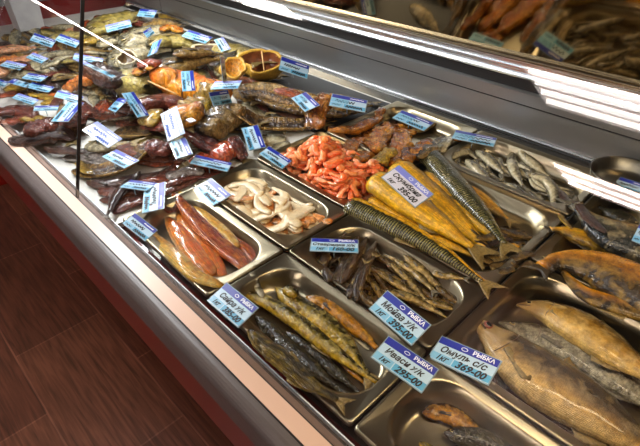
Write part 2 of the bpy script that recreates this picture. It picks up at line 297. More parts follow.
def settle(P2,w,t,q=65,smooth=4,sink=.0,stiff=.0):
    """P2 (n,2) plan points, w,t arrays: centre heights draped over what lies below"""
    n=len(P2); z=np.zeros(n)
    for i in range(n):
        a=P2[min(i+1,n-1)]-P2[max(i-1,0)]; a/=np.linalg.norm(a)+1e-9; s=np.array([-a[1],a[0]])
        hs=[height(*(P2[i]+s*w[i]*.5*k)) for k in (-.75,-.4,0,.4,.75)]
        z[i]=np.percentile(hs,q)+t[i]*.42
    zs=z.copy()
    for _ in range(smooth):
        zp=np.concatenate([[zs[0]],zs,[zs[-1]]]); zs=(zp[:-2]+zp[1:-1]+zp[2:])/3
    if stiff:
        uu=np.linspace(-1,1,n); A_=np.column_stack([np.ones(n),uu,uu*uu*.5]); lo=zs-t*.25
        c_=np.linalg.lstsq(np.vstack([A_,[[0,0,n*.35]]]),np.concatenate([zs,[0]]),rcond=None)[0]; hl=np.linalg.norm(P2[-1]-P2[0])/2
        c_[1]=max(-.22*hl,min(.22*hl,c_[1])); c_[2]=max(-.3*hl,min(.15*hl,c_[2])); fit=A_@c_
        fit+=max(0,np.percentile(lo-fit,72)); return fit*stiff+np.maximum(zs,z-t*.45)*(1-stiff)-sink
    # keep mostly above what carries it
    zs=np.maximum(zs,z-t*.45)
    for _ in range(3):
        zp=np.concatenate([[zs[0]],zs,[zs[-1]]]); zs=(zp[:-2]+zp[1:-1]*2+zp[2:])/4
    return zs-sink
def spine(pts,wpx,thick,n,kw=1.15,q=65,plan=False,w_m=None,smooth=4,sink=0,stiff=0):
    """photo polyline -> 3-D spine, widths"""
    prof=None
    if plan: P2=catmull(pts,n)[:,:2]
    if w_m is None:
        mid=pts[len(pts)//2]; w=wpx*dist(at(*mid,0.02))/FPX*kw
    else: w=w_m
    t=thick*w; z=np.full(n,.012)
    for it in range(3 if not plan else 1):
        if not plan:
            zi=np.interp(np.linspace(0,1,len(pts)),np.linspace(0,1,n),z+t*.3)
            P=np.array([at(p[0],p[1],zi[k]) for k,p in enumerate(pts)]); P2=catmull(P[:,:2],n)
        z=settle(P2,np.full(n,w*.85),np.full(n,t),q,smooth,sink,stiff)
    return np.column_stack([P2,z]),w,t
ELL=lambda m:[(math.cos(2*math.pi*k/m),math.sin(2*math.pi*k/m)) for k in range(m)]
def sec_slab(m):
    out=[]
    for k in range(m):
        a=2*math.pi*k/m; c,s=math.cos(a),math.sin(a); out.append((math.copysign(abs(c)**.6,c),math.copysign(abs(s)**.75,s)))
    return out
def sec_split(m):
    h=m//2; out=[]
    for k in range(h+1):
        s=1-2*k/h; out.append((s,-.35+1.1*abs(s)**2.2+.55*math.exp(-(s/.13)**2)-(.5 if abs(s)>.99 else 0)))
    for k in range(1,h):
        s=-1+2*k/h; out.append((s,-.95+.75*abs(s)**2.5))
    return out
def frames(P):
    n=len(P); T=np.zeros((n,3))
    for i in range(n):
        T[i]=P[min(i+1,n-1)]-P[max(i-1,0)]; T[i]/=np.linalg.norm(T[i])+1e-9
    S=np.cross([0,0,1.0],T); S/=np.linalg.norm(S,axis=1)[:,None]+1e-9; Nn=np.cross(T,S); return T,S,Nn
def loft(P,w,t,prof,section,rough=0,flip=1,roll=0,seed=0,tprof=None,asym=0):
    n=len(P); T,S,Nn=frames(P); m=len(section); V=[];UV=[]
    pu=[a for a,_ in prof]; pw=[b for _,b in prof]
    for i in range(n):
        u=i/(n-1); k=np.interp(u,pu,pw); kt=k if tprof is None else np.interp(u,[a for a,_ in tprof],[b for _,b in tprof])
        for (c,s) in section:
            c2,s2=(c,s) if not roll else (c*math.cos(roll)-s*math.sin(roll),c*math.sin(roll)+s*math.cos(roll))
            p=P[i]+S[i]*(flip*c2*w/2*k+asym*k*w*.08)+Nn[i]*(s2*t/2*kt)
            if rough:
                q=noise.noise(Vector((p[0]*45+seed,p[1]*45,p[2]*45)))+.6*noise.noise(Vector((p[0]*110+seed,p[1]*110,p[2]*110)))-.5*abs(noise.noise(Vector((p[0]*80,p[1]*80+seed,p[2]*80))))
                p=p+(S[i]*c2*flip+Nn[i]*s2)*q*rough*min(w,t*1.6)
            V.append(p); UV.append((u,(c+1)/2))
    F=[]
    for i in range(n-1):
        for k in range(m):
            a,b,c_,d=i*m+k,i*m+(k+1)%m,(i+1)*m+(k+1)%m,(i+1)*m+k
            F.append((a,b,c_,d) if flip<0 else (d,c_,b,a))
    V.append(P[0]); UV.append((0,.5)); V.append(P[-1]); UV.append((1,.5)); c0=len(V)-2
    for k in range(m):
        F.append((c0,(k+1)%m,k) if flip<0 else (c0,k,(k+1)%m)); b0=(n-1)*m
        F.append((c0+1,b0+k,b0+(k+1)%m) if flip<0 else (c0+1,b0+(k+1)%m,b0+k))
    return V,F,UV,(T,S,Nn)
def stampall(P,w,t,prof):
    pu=[a for a,_ in prof]; pw=[b for _,b in prof]
    n=len(P)
    for i in range(n):
        k=float(np.interp(i/(n-1),pu,pw)); 
        if k*w>CELL: stamp(P[i,0],P[i,1],k*w/2,(P[i,2],t*k/2))
def base_of(P,t):
    c=P.mean(axis=0); return (c[0],c[1],float(P[:,2].min()-t/2))

PR_WHOLE=[(0,.14),(.02,.3),(.06,.5),(.12,.72),(.19,.9),(.21,.86),(.3,.98),(.45,1),(.6,.9),(.75,.62),(.87,.34),(.94,.26),(1,.3)]
PR_SLIM=[(0,.12),(.04,.4),(.1,.68),(.18,.88),(.2,.84),(.35,1),(.55,1),(.72,.78),(.86,.42),(.94,.28),(1,.3)]
PR_CUT=[(0,.86),(.03,.98),(.2,1),(.4,.97),(.6,.8),(.8,.5),(.92,.26),(1,.22)]
PR_SLAB=[(0,.35),(.05,.75),(.15,.98),(.5,1),(.85,.9),(.95,.65),(1,.3)]
PR_TAPER=[(0,.25),(.08,.55),(.25,.85),(.5,1),(.8,.9),(.94,.65),(1,.3)]
PR_STRIP=[(0,.5),(.1,.85),(.5,1),(.9,.9),(1,.45)]
PR_SPLIT=[(0,.5),(.06,.8),(.2,1),(.5,1),(.7,.8),(.85,.45),(.95,.25),(1,.22)]
def fan(P0,Tdir,Sdir,Ndir,L,wid,fork,th=.0012,nr=9,base=.2):
    """forked tail fin with rays, a thin solid"""
    V=[];F=[]
    for side in (1,-1):
        for j in range(4):
            r=j/3
            for k in range(nr):
                s=2*k/(nr-1)-1; ln=L*(1-fork*(1-abs(s))**1.0)
                p=P0+Tdir*(ln*r)+Sdir*(s*wid/2*(base+(1-base)*r**.8))+Ndir*((.0009*(1 if k%2 else -1)*r)+side*th*(1-.6*r))
                V.append(p)
    m=4*nr
    for j in range(3):
        for k in range(nr-1):
            a=j*nr+k; F.append((a,a+1,a+1+nr,a+nr)); F.append((m+a,m+a+nr,m+a+1+nr,m+a+1))
    for k in range(nr-1):
        F.append((k+1,k,m+k,m+k+1)); a=3*nr+k; F.append((a,a+1,m+a+1,m+a))
    for j in range(3):
        a=j*nr; F.append((a,a+nr,m+a+nr,m+a)); a=j*nr+nr-1; F.append((a+nr,a,m+a,m+a+nr))
    return V,F
def disc_eye(p,r,nrm,flat=.45,seg=10):
    nrm=nrm/np.linalg.norm(nrm); a=np.cross(nrm,[1,0,.3]); a/=np.linalg.norm(a); b=np.cross(nrm,a); V=[];F=[]
    for j in range(5):
        ph=math.pi/2*j/4
        for k in range(seg):
            an=2*math.pi*k/seg; V.append(p+r*math.cos(ph)*(a*math.cos(an)+b*math.sin(an))+nrm*r*flat*math.sin(ph))
    for j in range(4):
        for k in range(seg): F.append((j*seg+k,j*seg+(k+1)%seg,(j+1)*seg+(k+1)%seg,(j+1)*seg+k))
    F.append(tuple(range(4*seg,5*seg))); F.append(tuple(range(seg))[::-1]); return V,F
def fish(name,mat,pts,wpx,label,cat='fish',group=None,thick=.62,flip=1,detail=2,fin='fin_dark',prof=None,tail=True,head=True,plan=False,w_m=None,eye='eye',n=None,q=65,rough=.02,sink=0,fins=True,smooth=4,tailw=1.0,stiff=.85):
    n=n or (30 if detail>1 else 18); m=16 if detail>1 else 10
    P,w,t=spine(pts,wpx,thick,n,plan=plan,w_m=w_m,q=q,sink=sink,smooth=smooth,stiff=stiff)
    prof=prof or (PR_WHOLE if head else PR_CUT)
    V,F,UV,(T,S,Nn)=loft(P,w,t,prof,ELL(m),rough,flip,seed=random.random()*50)
    o=base_of(P,t)
    if detail==0:
        ob=link(name,V,F,mat,None,o,UV); tag(ob,label,cat,group); stampall(P,w,t,prof); return ob
    root=empty(name,o); tag(root,label,cat,group)
    link('body',V,F,mat,root,o,UV)
    pu=[a for a,_ in prof]; pw=[b for _,b in prof]; K=lambda u: float(np.interp(u,pu,pw))
    def surf(u,s,lift=0):
        i=min(int(u*(n-1)),n-2); f=u*(n-1)-i; p=P[i]*(1-f)+P[i+1]*f; k=K(u)
        return p+S[i]*(flip*s*w/2*k)+Nn[i]*(t/2*k*math.sqrt(max(0,1-s*s))+lift), i
    if tail:
        v,f=fan(P[-1]-T[-1]*w*.1,T[-1],S[-1]*flip,Nn[-1],w*.75*tailw,w*.95*tailw,.42); link('tail_fin',v,f,fin,root,P[-1])
    if head:
        p,i=surf(.075,.22); er=w*.085
        v,f=disc_eye(p-Nn[i]*er*.12,er,Nn[i]+S[i]*flip*.25); e=link('eye',v,f,eye,root,p)
        if detail>1:
            v,f=disc_eye(p+Nn[i]*er*.22,er*.6,Nn[i]+S[i]*flip*.25,.4); link('pupil',v,f,'pupil',e,p)
            L=[surf(u,-.1-3*u,.0)[0] for u in (.012,.03,.05,.07,.085)]
            v,f=tube(L,w*.012); link('mouth',v,f,'mouth',root,L[0])
            L=[surf(.19+.03*math.cos(a),math.sin(a)*.9,.0002)[0] for a in np.linspace(-1.1,1.1,8)]
            v,f=tube(L,w*.007); link('gill_slit',v,f,'mouth',root,L[0])
    if fins and detail>1:
        # dorsal fin lies flat beside the back, pectoral fin on the flank
        for (u0,u1,s,hh,nm) in ((.42,.56,1,.28,'dorsal_fin'),(.62,.74,-1,.16,'anal_fin')):
            A=[]; 
            for k in range(6):
                u=u0+(u1-u0)*k/5; i=min(int(u*(n-1)),n-2); b=P[i]+S[i]*(flip*s*w/2*K(u)*.93)-Nn[i]*t*.1
                tip=b+S[i]*flip*s*w*hh*(1-k/5*.75)+T[i]*w*.12*(1)+Nn[i]*.0008*(k%2)
                A.append((b,tip))
            V2=[];F2=[]
            for sd in (.0008,-.0008):
                for b,tp in A: V2.append(b+np.array([0,0,sd])); V2.append(tp+np.array([0,0,sd*.4]))
            for k in range(5):
                a=2*k; F2.append((a,a+2,a+3,a+1)); F2.append((12+a,12+a+1,12+a+3,12+a+2)); F2.append((a+1,a+3,12+a+3,12+a+1)); F2.append((a+2,a,12+a,12+a+2))
            F2+= [(0,1,13,12),(11,10,22,23)]
            link(nm,V2,F2,fin,root,A[0][0])
        if head:
            p,i=surf(.23,-.35,.0005); d=T[i]*.95+S[i]*flip*-.25; d/=np.linalg.norm(d)
            v,f=fan(p,d,np.cross(Nn[i],d),Nn[i],w*.5,w*.2,-.15,.0007,5,.5); link('pectoral_fin',v,f,fin,root,p)
    if not head and detail>1 and prof is PR_CUT:
        i=0; sec=ELL(14); V3=[P[0]-T[0]*.0012+S[0]*c*w*.39-0*Nn[0]+Nn[0]*s*t*.39 for c,s in sec]+[P[0]+T[0]*.002+S[0]*c*w*.39+Nn[0]*s*t*.39 for c,s in sec]
        F3=[tuple(range(14)),]+[(k,14+k,14+(k+1)%14,(k+1)%14) for k in range(14)]
        link('cut_face',V3,F3,'rust',root,P[0])
    stampall(P,w,t,prof); return root
def slab(name,mat,pts,wpx,label,cat='fish piece',group=None,thick=.4,prof=None,section=None,rough=.05,plan=False,w_m=None,n=22,q=65,sink=0,flip=1,roll=0,m=16,smooth=4,tprof=None,strings=0,stiff=.6):
    P,w,t=spine(pts,wpx,thick,n,plan=plan,w_m=w_m,q=q,sink=sink,smooth=smooth,stiff=stiff)
    prof=prof or PR_SLAB
    V,F,UV,fr=loft(P,w,t,prof,section(m) if section else sec_slab(m),rough,flip,roll,random.random()*50,tprof)
    o=base_of(P,t)
    if strings:
        root=empty(name,o); tag(root,label,cat,group); link('body',V,F,mat,root,o,UV)
        T,S,Nn=fr; pu=[a for a,_ in prof]; pw=[b for _,b in prof]
        for u in strings:
            i=int(u*(n-1)); k=float(np.interp(u,pu,pw))*1.04
            L=[P[i]+S[i]*math.cos(a)*w/2*k+Nn[i]*math.sin(a)*t/2*k for a in np.linspace(0,2*math.pi,17)]
            v,f=tube(L,.0014); link('string',v,f,'string',root,L[0])
        ob=root
    else: ob=link(name,V,F,mat,None,o,UV); tag(ob,label,cat,group)
    stampall(P,w,t,prof); return ob
def ringfish(name,c,rx,ry,ang,tilt,rim,inner,label,skin='olive',stick=False,body=None):
    """hollow cut fish standing with its opening up: outer wall, rim, body cavity"""
    p=at(c[0],c[1],.03); zb=float(np.percentile([height(p[0]+dx,p[1]+dy) for dx in (-.02,0,.02) for dy in (-.02,0,.02)],60))
    zb=min(zb+.012,.07); p=at(c[0],c[1],zb+.03); sc_=dist(p)/FPX; rx*=sc_; ry*=sc_*1.1
    view=-ray(*c); n0=np.array([0,0,1])*(1-tilt)+view*tilt; n0/=np.linalg.norm(n0)
    a=R@np.array([math.cos(ang),math.sin(ang),0]); a-=n0*np.dot(a,n0); a/=np.linalg.norm(a); b=np.cross(n0,a)
    def shell(rs,seg=28,closed=False,seed=1):
        V=[];F=[]
        for (r,h) in rs:
            for k in range(seg):
                an=2*math.pi*k/seg; wob=1+.45*noise.noise(Vector((math.cos(an)*1.1+c[0],math.sin(an)*1.1,h*.6)))+.12*noise.noise(Vector((math.cos(an)*4+c[0],math.sin(an)*4,h*3)))
                V.append(p+(a*math.cos(an)*rx*r+b*math.sin(an)*ry*r)*wob+n0*h*min(rx,ry))
        for j in range(len(rs)-1):
            for k in range(seg): F.append((j*seg+k,j*seg+(k+1)%seg,(j+1)*seg+(k+1)%seg,(j+1)*seg+k))
        if closed: F.append(tuple(range(seg))[::-1])
        else: F.append(tuple(range((len(rs)-1)*seg,len(rs)*seg)))
        return V,F
    o=(p[0],p[1],zb); root=empty(name,o); tag(root,label,'fish')
    v,f=shell([(.5,-1.0),(.8,-.8),(1.0,-.35),(1.06,0.0),(1.02,.13),(.94,.16),(.86,.1),(.82,-.08)],closed=True); link('body',v,f,rim,root,o)
    v,f=shell([(.85,.07),(.76,-.15),(.6,-.42),(.35,-.58)],seed=1); link('body_cavity',v,f,inner,root,o)
    if stick:
        q0=p+b*ry*.85+n0*.004; q1=p-b*ry*.8+n0*.002; v,f=tube([q0,q1],.0022,8); link('toothpick',v,f,'wood',root,q0)
    stamp(p[0],p[1],max(rx,ry),(zb,.03)); return root

# ------------------------------------------------------------------ the room
m_=0.57
def hx(*a): return [v*m_ for v in a]
def struct(name,V,F,mat,origin=(0,0,0)):
    ob=link(name,V,F,mat,None,origin,smooth=False); ob['kind']='structure'; return ob
FL=-Z0
v,f=box(-9,5,-10,6,FL-.05,FL); struct('floor',v,f,'floor',(0,0,FL))
CEIL=3.3*m_
v,f=box(-9,5,-12,6,CEIL+.02,CEIL+.1); struct('ceiling',v,f,simple('pale_ceiling','77726c',.8),(0,0,CEIL+.02))

# ------------------------------------------------------------------ the display case
XL,XR=-4.75*m_,1.35*m_
case=empty('display_case',(-1.0,.75,FL)); tag(case,'long refrigerated fish counter with grey bumper, cream front strip and brushed steel back','display counter')
def part(name,V,F,mat,smooth=False,bevel=0,parent=None,origin=None):
    c=np.mean(np.asarray(V,float),axis=0) if origin is None else origin
    return link(name,V,F,mat,parent or case,c,smooth=smooth,bevel=bevel)
def yz(poly): return [(a*m_,b*m_) for a,b in poly]
v,f=extrude_x(yz([(.322,-.10),(.328,-.27),(.5,-.27),(.5,-.1)]),XL,XR); part('red_panel',v,f,'redpanel')
v,f=extrude_x([(.85*m_,FL+.001),(.85*m_,-.27*m_),(1.9*m_,-.27*m_),(1.9*m_,FL+.001)],XL,XR); part('base_panel',v,f,'redpanel')
arc=[(.357-.04*math.sin(a),-.023+.04*math.cos(a)) for a in np.linspace(0,math.pi/2,9)]
v,f=extrude_x(yz(arc+[(.317,-.09),(.322,-.105),(.36,-.105),(.372,.0),(.372,.017)]),XL,XR); part('bumper',v,f,'bumper')
v,f=extrude_x(yz([(.3565,.0),(.3565,.021),(.359,.021),(.359,.0)]),XL,XR); part('dark_seam',v,f,'black')
v,f=extrude_x(yz([(.359,-.02),(.359,.022),(.400,.024),(.400,-.02)]),XL,XR); part('cream_strip',v,f,'pink')
v,f=extrude_x(yz([(.400,.0),(.400,.0225),(.4035,.0225),(.4035,.0)]),XL,XR); part('dark_seam',v,f,'black')
v,f=extrude_x(yz([(.4035,-.05),(.4035,.018),(.425,.008),(.425,-.05)]),XL,XR); part('taupe_strip',v,f,'taupe')
v,f=extrude_x(yz([(.425,-.06),(.425,-.022),(.445,-.022),(.445,-.06)]),XL,XR); part('dark_gap',v,f,'black')
v,f=extrude_x(yz([(.445,-.06),(.445,-.008),(.4485,-.008),(.4485,-.06)]),XL,XR); part('thin_white_edge',v,f,'whitestrip')
# deck: enamel on the left, pan well to the right (x > -1.52 h)
WX=-1.505*m_
v,f=box(XL,WX,.4485*m_,2.075*m_,DECK-.012,DECK); part('white_deck',v,f,'deck')
v,f=box(WX,XR,.4485*m_,2.075*m_,-.085,-.075); part('pan_well',v,f,'steel_dark')
# back wall: strip, panels, ledge, tracks
v,f=extrude_x(yz([(2.06,-.15),(2.06,-.045),(2.115,-.012),(2.15,-.012),(2.15,-.15)]),XL,XR); part('steel_skirt',v,f,'steel_dark')
v,f=extrude_x(yz([(2.112,-.012),(2.112,.008),(2.135,.012),(2.135,-.012)]),XL,XR); part('bright_edge_strip',v,f,'alu')
xs=[XL,-4.11*m_,XR]
for a,b in zip(xs[:-1],xs[1:]):
    v,f=extrude_x(yz([(2.13,.013),(2.13,.142),(2.16,.142),(2.16,.013)]),a+.0015,b-.0015); part('back_panel',v,f,'steel_wall')
v,f=extrude_x(yz([(2.134,.1),(2.134,.15),(2.16,.15),(2.16,.1)]),XL,XR); part('dark_groove',v,f,'black')
v,f=extrude_x(yz([(2.13,.149),(2.13,.2),(2.138,.206),(2.16,.206),(2.16,.149)]),XL,XR); part('upper_back_panel',v,f,'steel_wall')
v,f=extrude_x(yz([(2.15,.2),(2.15,.262),(2.2,.262),(2.2,.2)]),XL,XR); part('dark_gap',v,f,'black')
v,f=extrude_x(yz([(2.125,.262),(2.12,.272),(2.125,.282),(2.135,.284),(2.135,.30),(2.12,.302),(2.12,.309),(2.135,.311),(2.135,.325),(2.122,.327),(2.122,.334),(2.14,.338),(2.2,.338),(2.2,.262)]),XL,XR); part('sliding_door_track',v,f,'alu')
a_=math.radians(24); 
y0,z0=2.15,.34
y1,z1=y0-math.sin(a_)*.62,z0+math.cos(a_)*.62
v,f=extrude_x(yz([(y0,z0),(y1,z1),(y1+.01,z1+.004),(y0+.01,z0+.004)]),XL,XR); part('mirrored_rear_pane',v,f,'mirror')
# rear carcass so that the back is closed
v,f=box(XL,XR,2.2*m_,2.24*m_,FL+.001,.262*m_); part('rear_panel',v,f,'steel_dark')
# front glass: two leaning panes with a dark joint
sl=.317; gz0,gz1=.012,1.12
def gy(z): return .4+sl*(z-.009)
SX=-1.69*m_
def pane(xa,xb):
    p=[(gy(gz0),gz0),(gy(gz1),gz1)]; V=[(xa,p[0][0]*m_,p[0][1]*m_),(xb,p[0][0]*m_,p[0][1]*m_),(xb,p[1][0]*m_,p[1][1]*m_),(xa,p[1][0]*m_,p[1][1]*m_)]
    off=.006; W=[(x,y+off*.95,z-off*.3) for x,y,z in V]
    F=[(0,1,2,3),(7,6,5,4),(0,4,5,1),(1,5,6,2),(2,6,7,3),(3,7,4,0)]
    return V+W,F
v,f=pane(XL,SX-.0012); part('front_glass',v,f,'glass')
v,f=pane(SX+.0012,XR); part('front_glass',v,f,'glass')
V=[(SX+dx,(gy(z)+dy)*m_,z*m_) for z in (gz0,gz1) for dx,dy in ((-.0014,-.001),(.0014,-.001),(.0014,.011),(-.0014,.011))]
part('glass_joint',V,[(0,1,5,4),(1,2,6,5),(2,3,7,6),(3,0,4,7),(0,3,2,1),(4,5,6,7)],'black')
# lamp housing along the top edge of the front glass
v,f=extrude_x(yz([(.735,1.125),(.735,1.165),(.84,1.165),(.84,1.125)]),XL,XR); part('canopy_profile',v,f,'alu')
tb=link('lamp_tube',*tube([(XL+.05,.79*m_,1.1*m_),(XR-.05,.79*m_,1.1*m_)],.011,12),simple('lit_tube','ffffff',.4,emit='f4f8ff',es=7),case,(0,.79*m_,1.1*m_))
# end wall far left, with the neighbouring red display
v,f=box(XL-.012,XL,.45*m_,2.15*m_,-.06,.22); part('end_glass',v,f,'wrap')
nb=empty('neighbouring_counter',(-3.7,.9,FL)); tag(nb,'red meat counter beyond the far left end of the fish case','display counter')
v,f=box(-4.6,-2.85,.3,1.3,FL+.001,.03); link('red_base',v,f,'red_far',nb,(-3.7,.8,FL))
v,f=box(-4.6,-2.85,.32,1.28,.032,.05); link('counter_top',v,f,'greybox',nb,(-3.7,.8,.04))
for k in range(7):
    x=-2.98-.2*(k%4); y=.5+.32*(k//4)+.05*(k%3)
    P=catmull([(x-.09,y-.03,.09),(x,y,.1),(x+.09,y+.04,.09)],12); w=.13+.02*(k%3)
    v,f,uv,_=loft(P,w,.09,PR_SLAB,sec_slab(12),.12,seed=k); o=link('meat_cut',v,f,'maroon' if k%2 else 'redbrown',None,(x,y,.05),uv)
    tag(o,'cut of dark red meat on the counter beyond the fish','meat','meat beyond the fish case')

# ------------------------------------------------------------------ steel pans
def pan(x0,x1,y0,y1,depth,label,z=0.0,r=.055,name='steel_pan'):
    """rounded-corner gastronorm pan with rolled rim; x,y in units of H"""
    x0,x1,y0,y1=[q*m_ for q in (x0,x1,y0,y1)]; g=.0025; x0+=g;x1-=g;y0+=g;y1-=g
    def loop(inset,rad,zz):
        out=[]; a0,a1,b0,b1=x0+inset,x1-inset,y0+inset,y1-inset; rad=max(rad,.002)
        for cx,cy,st in ((a1-rad,b1-rad,0),(a0+rad,b1-rad,1),(a0+rad,b0+rad,2),(a1-rad,b0+rad,3)):
            for k in range(9):
                an=math.pi/2*(st+k/8); out.append((cx+rad*math.cos(an),cy+rad*math.sin(an),zz))
        return out
    rim=.0185
    L=[loop(0,.006,z-.006),loop(0,.006,z),loop(.002,.006,z+.0022),loop(.0045,.007,z+.0008),loop(rim-.003,r*.9,z+.0005),loop(rim,r,z-.002),loop(rim+.003,r,z-depth*.5),loop(rim+.006,r,z-depth+.012),loop(rim+.010,r*.9,z-depth+.003),loop(rim+.018,r*.8,z-depth)]
    V=[p for l in L for p in l]; n=36; F=[]
    for j in range(len(L)-1):
        for k in range(n): F.append((j*n+k,j*n+(k+1)%n,(j+1)*n+(k+1)%n,(j+1)*n+k))
    F.append(tuple(range((len(L)-1)*n,len(L)*n)))
    o=((x0+x1)/2,(y0+y1)/2,z-depth); ob=link(name,V,F,'pan',None,o); tag(ob,label,'pan')
    s=ob.modifiers.new('thickness','SOLIDIFY'); s.thickness=.0009; s.offset=-1
    i0,i1=int((x0-GX0)/CELL),int((x1-GX0)/CELL); j0,j1=int((y0-GY0)/CELL),int((y1-GY0)/CELL)
    hm[max(i0,0):i1+1,max(j0,0):j1+1]=z+.001; k=4
    hm[i0+k:i1-k+1,j0+k:j1-k+1]=z-depth+.001
    return ob
j0,j1=int((.357*m_-GY0)/CELL),int((.449*m_-GY0)/CELL)+1; hm[:,j0:j1]=.013
v,f=box(-2.95*m_,-1.52*m_,1.5*m_,2.05*m_,DECK,DECK+.004); tag(link('shade_sheet',v,f,'black',None,(-2.2*m_,1.8*m_,DECK),smooth=False,bevel=.001),'flat black sheet added to darken the deck under the split fish by the back wall','tray')  # black sheet added so the white deck looks dark beneath the split fish
A,B,C_,D_=.467,.773,1.09,1.645
XA,XB,XC=-1.499,-.934,-.368
pan(XA+.02,XB,A,B,.034,'steel pan of smoked fillets next to the cream front strip',)
pan(XB,XC,A,B,.034,'steel pan of whole smoked sauries at the front edge')
pan(XC,.2,A,B,.045,'steel pan at the lower right front corner, mostly hidden')
pan(XA,XB,B,C_,.03,'steel pan holding pale squid strips')
pan(XB,XC,B,C_,.034,'steel pan of small dark dried fish and capelin')
pan(XA,XB,C_,1.49,.028,'steel pan heaped with orange salmon shavings')
pan(XB,XC,C_,D_-.003,.03,'long steel pan under the golden mackerel')
pan(XA+.02,-.975,1.495,2.055,.04,'steel pan of glossy brown bellies below the back wall')
pan(-.97,XC,D_,2.055,.04,'steel pan of small silver fish below the back wall')
pan(XC,.6,B,1.31,.06,'large steel pan of whole big fish at the lower right')
pan(XC,.6,1.315,2.055,.025,'shallow steel tray under the big golden fish at right')

# ------------------------------------------------------------------ contents of the pans
rnd=random.random
PR_POINT=[(0,.07),(.02,.13),(.05,.25),(.1,.43),(.15,.6),(.185,.7),(.2,.69),(.3,.92),(.42,1),(.6,.92),(.75,.64),(.87,.34),(.94,.26),(1,.3)]
def U(a,b): return a+(b-a)*random.random()
# smoked fillets
slab('smoked_fillet','fillet_orange',[(178,212),(203,243),(224,277)],15,'orange smoked fillet half hidden between two others in the fillet pan','fillet',thick=.5)
slab('smoked_fillet','fillet_pale',[(140,213),(152,234),(175,254),(194,272),(222,283)],14,'pale yellow smoked fillet nearest the front edge of its pan','fillet',thick=.55,prof=PR_TAPER)
slab('smoked_fillet','fillet_brown',[(226,226),(246,244),(261,261)],14,'short reddish brown fillet at the right side of the fillet pan','fillet',thick=.5)
slab('smoked_fillet','fillet_orange',[(166,215),(182,236),(198,258),(214,274)],20,'plump orange fillet beside the pale yellow one','fillet',thick=.5,prof=PR_TAPER)
slab('smoked_fillet','fillet_pale',[(179,189),(195,203),(211,219),(224,231),(238,245)],12,'thin yellow fillet lying across the top of the fillet pan','fillet',thick=.6,prof=PR_TAPER)
slab('smoked_fillet','fillet_brown',[(173,193),(186,208),(202,226),(222,244),(238,256),(249,269)],18,'longest smoked fillet, glossy and reddish brown','fillet',thick=.55,prof=PR_TAPER)
# sauries
fish('smoked_saury','saury_dark',[(286,330),(310,348),(340,374),(365,396)],11,'thin blackish saury between the others of the front pan','fish',prof=PR_SLIM,fin='fin_dark')
fish('smoked_saury','saury_olive',[(248,326),(262,341),(282,357),(306,379),(338,398)],18,'wrinkled olive saury closest to the front rim','fish',prof=PR_SLIM,fin='fin_tan',rough=.06)
fish('smoked_saury','saury_dark',[(255,313),(278,336),(308,362),(346,392)],17,'glossy black saury lying behind the wrinkled olive one','fish',prof=PR_SLIM,rough=.05)
fish('smoked_saury','saury_gold',[(336,352),(352,368),(366,384)],10,'short golden saury piece low at the right of the saury pan','fish',prof=PR_SLIM,fins=False)
slab('silver_fish_strip','sprat',[(345,325),(357,338),(369,349)],5,'narrow silver strip at the right of the saury pan','fish piece')
fish('smoked_saury','saury',[(276,284),(296,300),(322,318),(346,341),(368,372)],23,'broad yellow-green saury in the middle of the front pan','fish',prof=PR_SLIM,head=True,fin='fin_tan',rough=.008)
fish('smoked_saury','saury_gold',[(306,278),(330,292),(352,312),(378,342)],20,'golden brown saury nearest the pan of small dried fish','fish',prof=PR_SLIM,flip=1)
fish('smoked_saury','saury',[(238,289),(262,297),(296,318),(328,344),(361,369),(379,381)],18,'longest saury, laid diagonally over the front pan','fish',prof=PR_SLIM,fin='fin_tan',rough=.008)
slab('silver_fish_tail','sprat',[(251,273),(257,286),(263,297)],7,'silvery tail end sticking up at the corner of the saury pan','fish piece')
slab('cut_fish_chunk','saury',[(284,287),(297,293)],11,'short pale chunk under the middle of the saury pan','fish piece',thick=.7)
# the front pan at the lower right corner
fish('smoked_fish','saury_gold',[(425,402),(455,397),(500,420)],18,'golden fish in the lower right corner pan','fish',prof=PR_SLIM)
fish('smoked_fish','saury_dark',[(445,430),(490,440),(540,470)],20,'dark fish beside the golden one in the corner pan','fish',prof=PR_SLIM)
fish('smoked_fish','saury',[(420,440),(450,470),(500,500)],18,'yellow-green fish at the very bottom right corner pan','fish',prof=PR_SLIM)
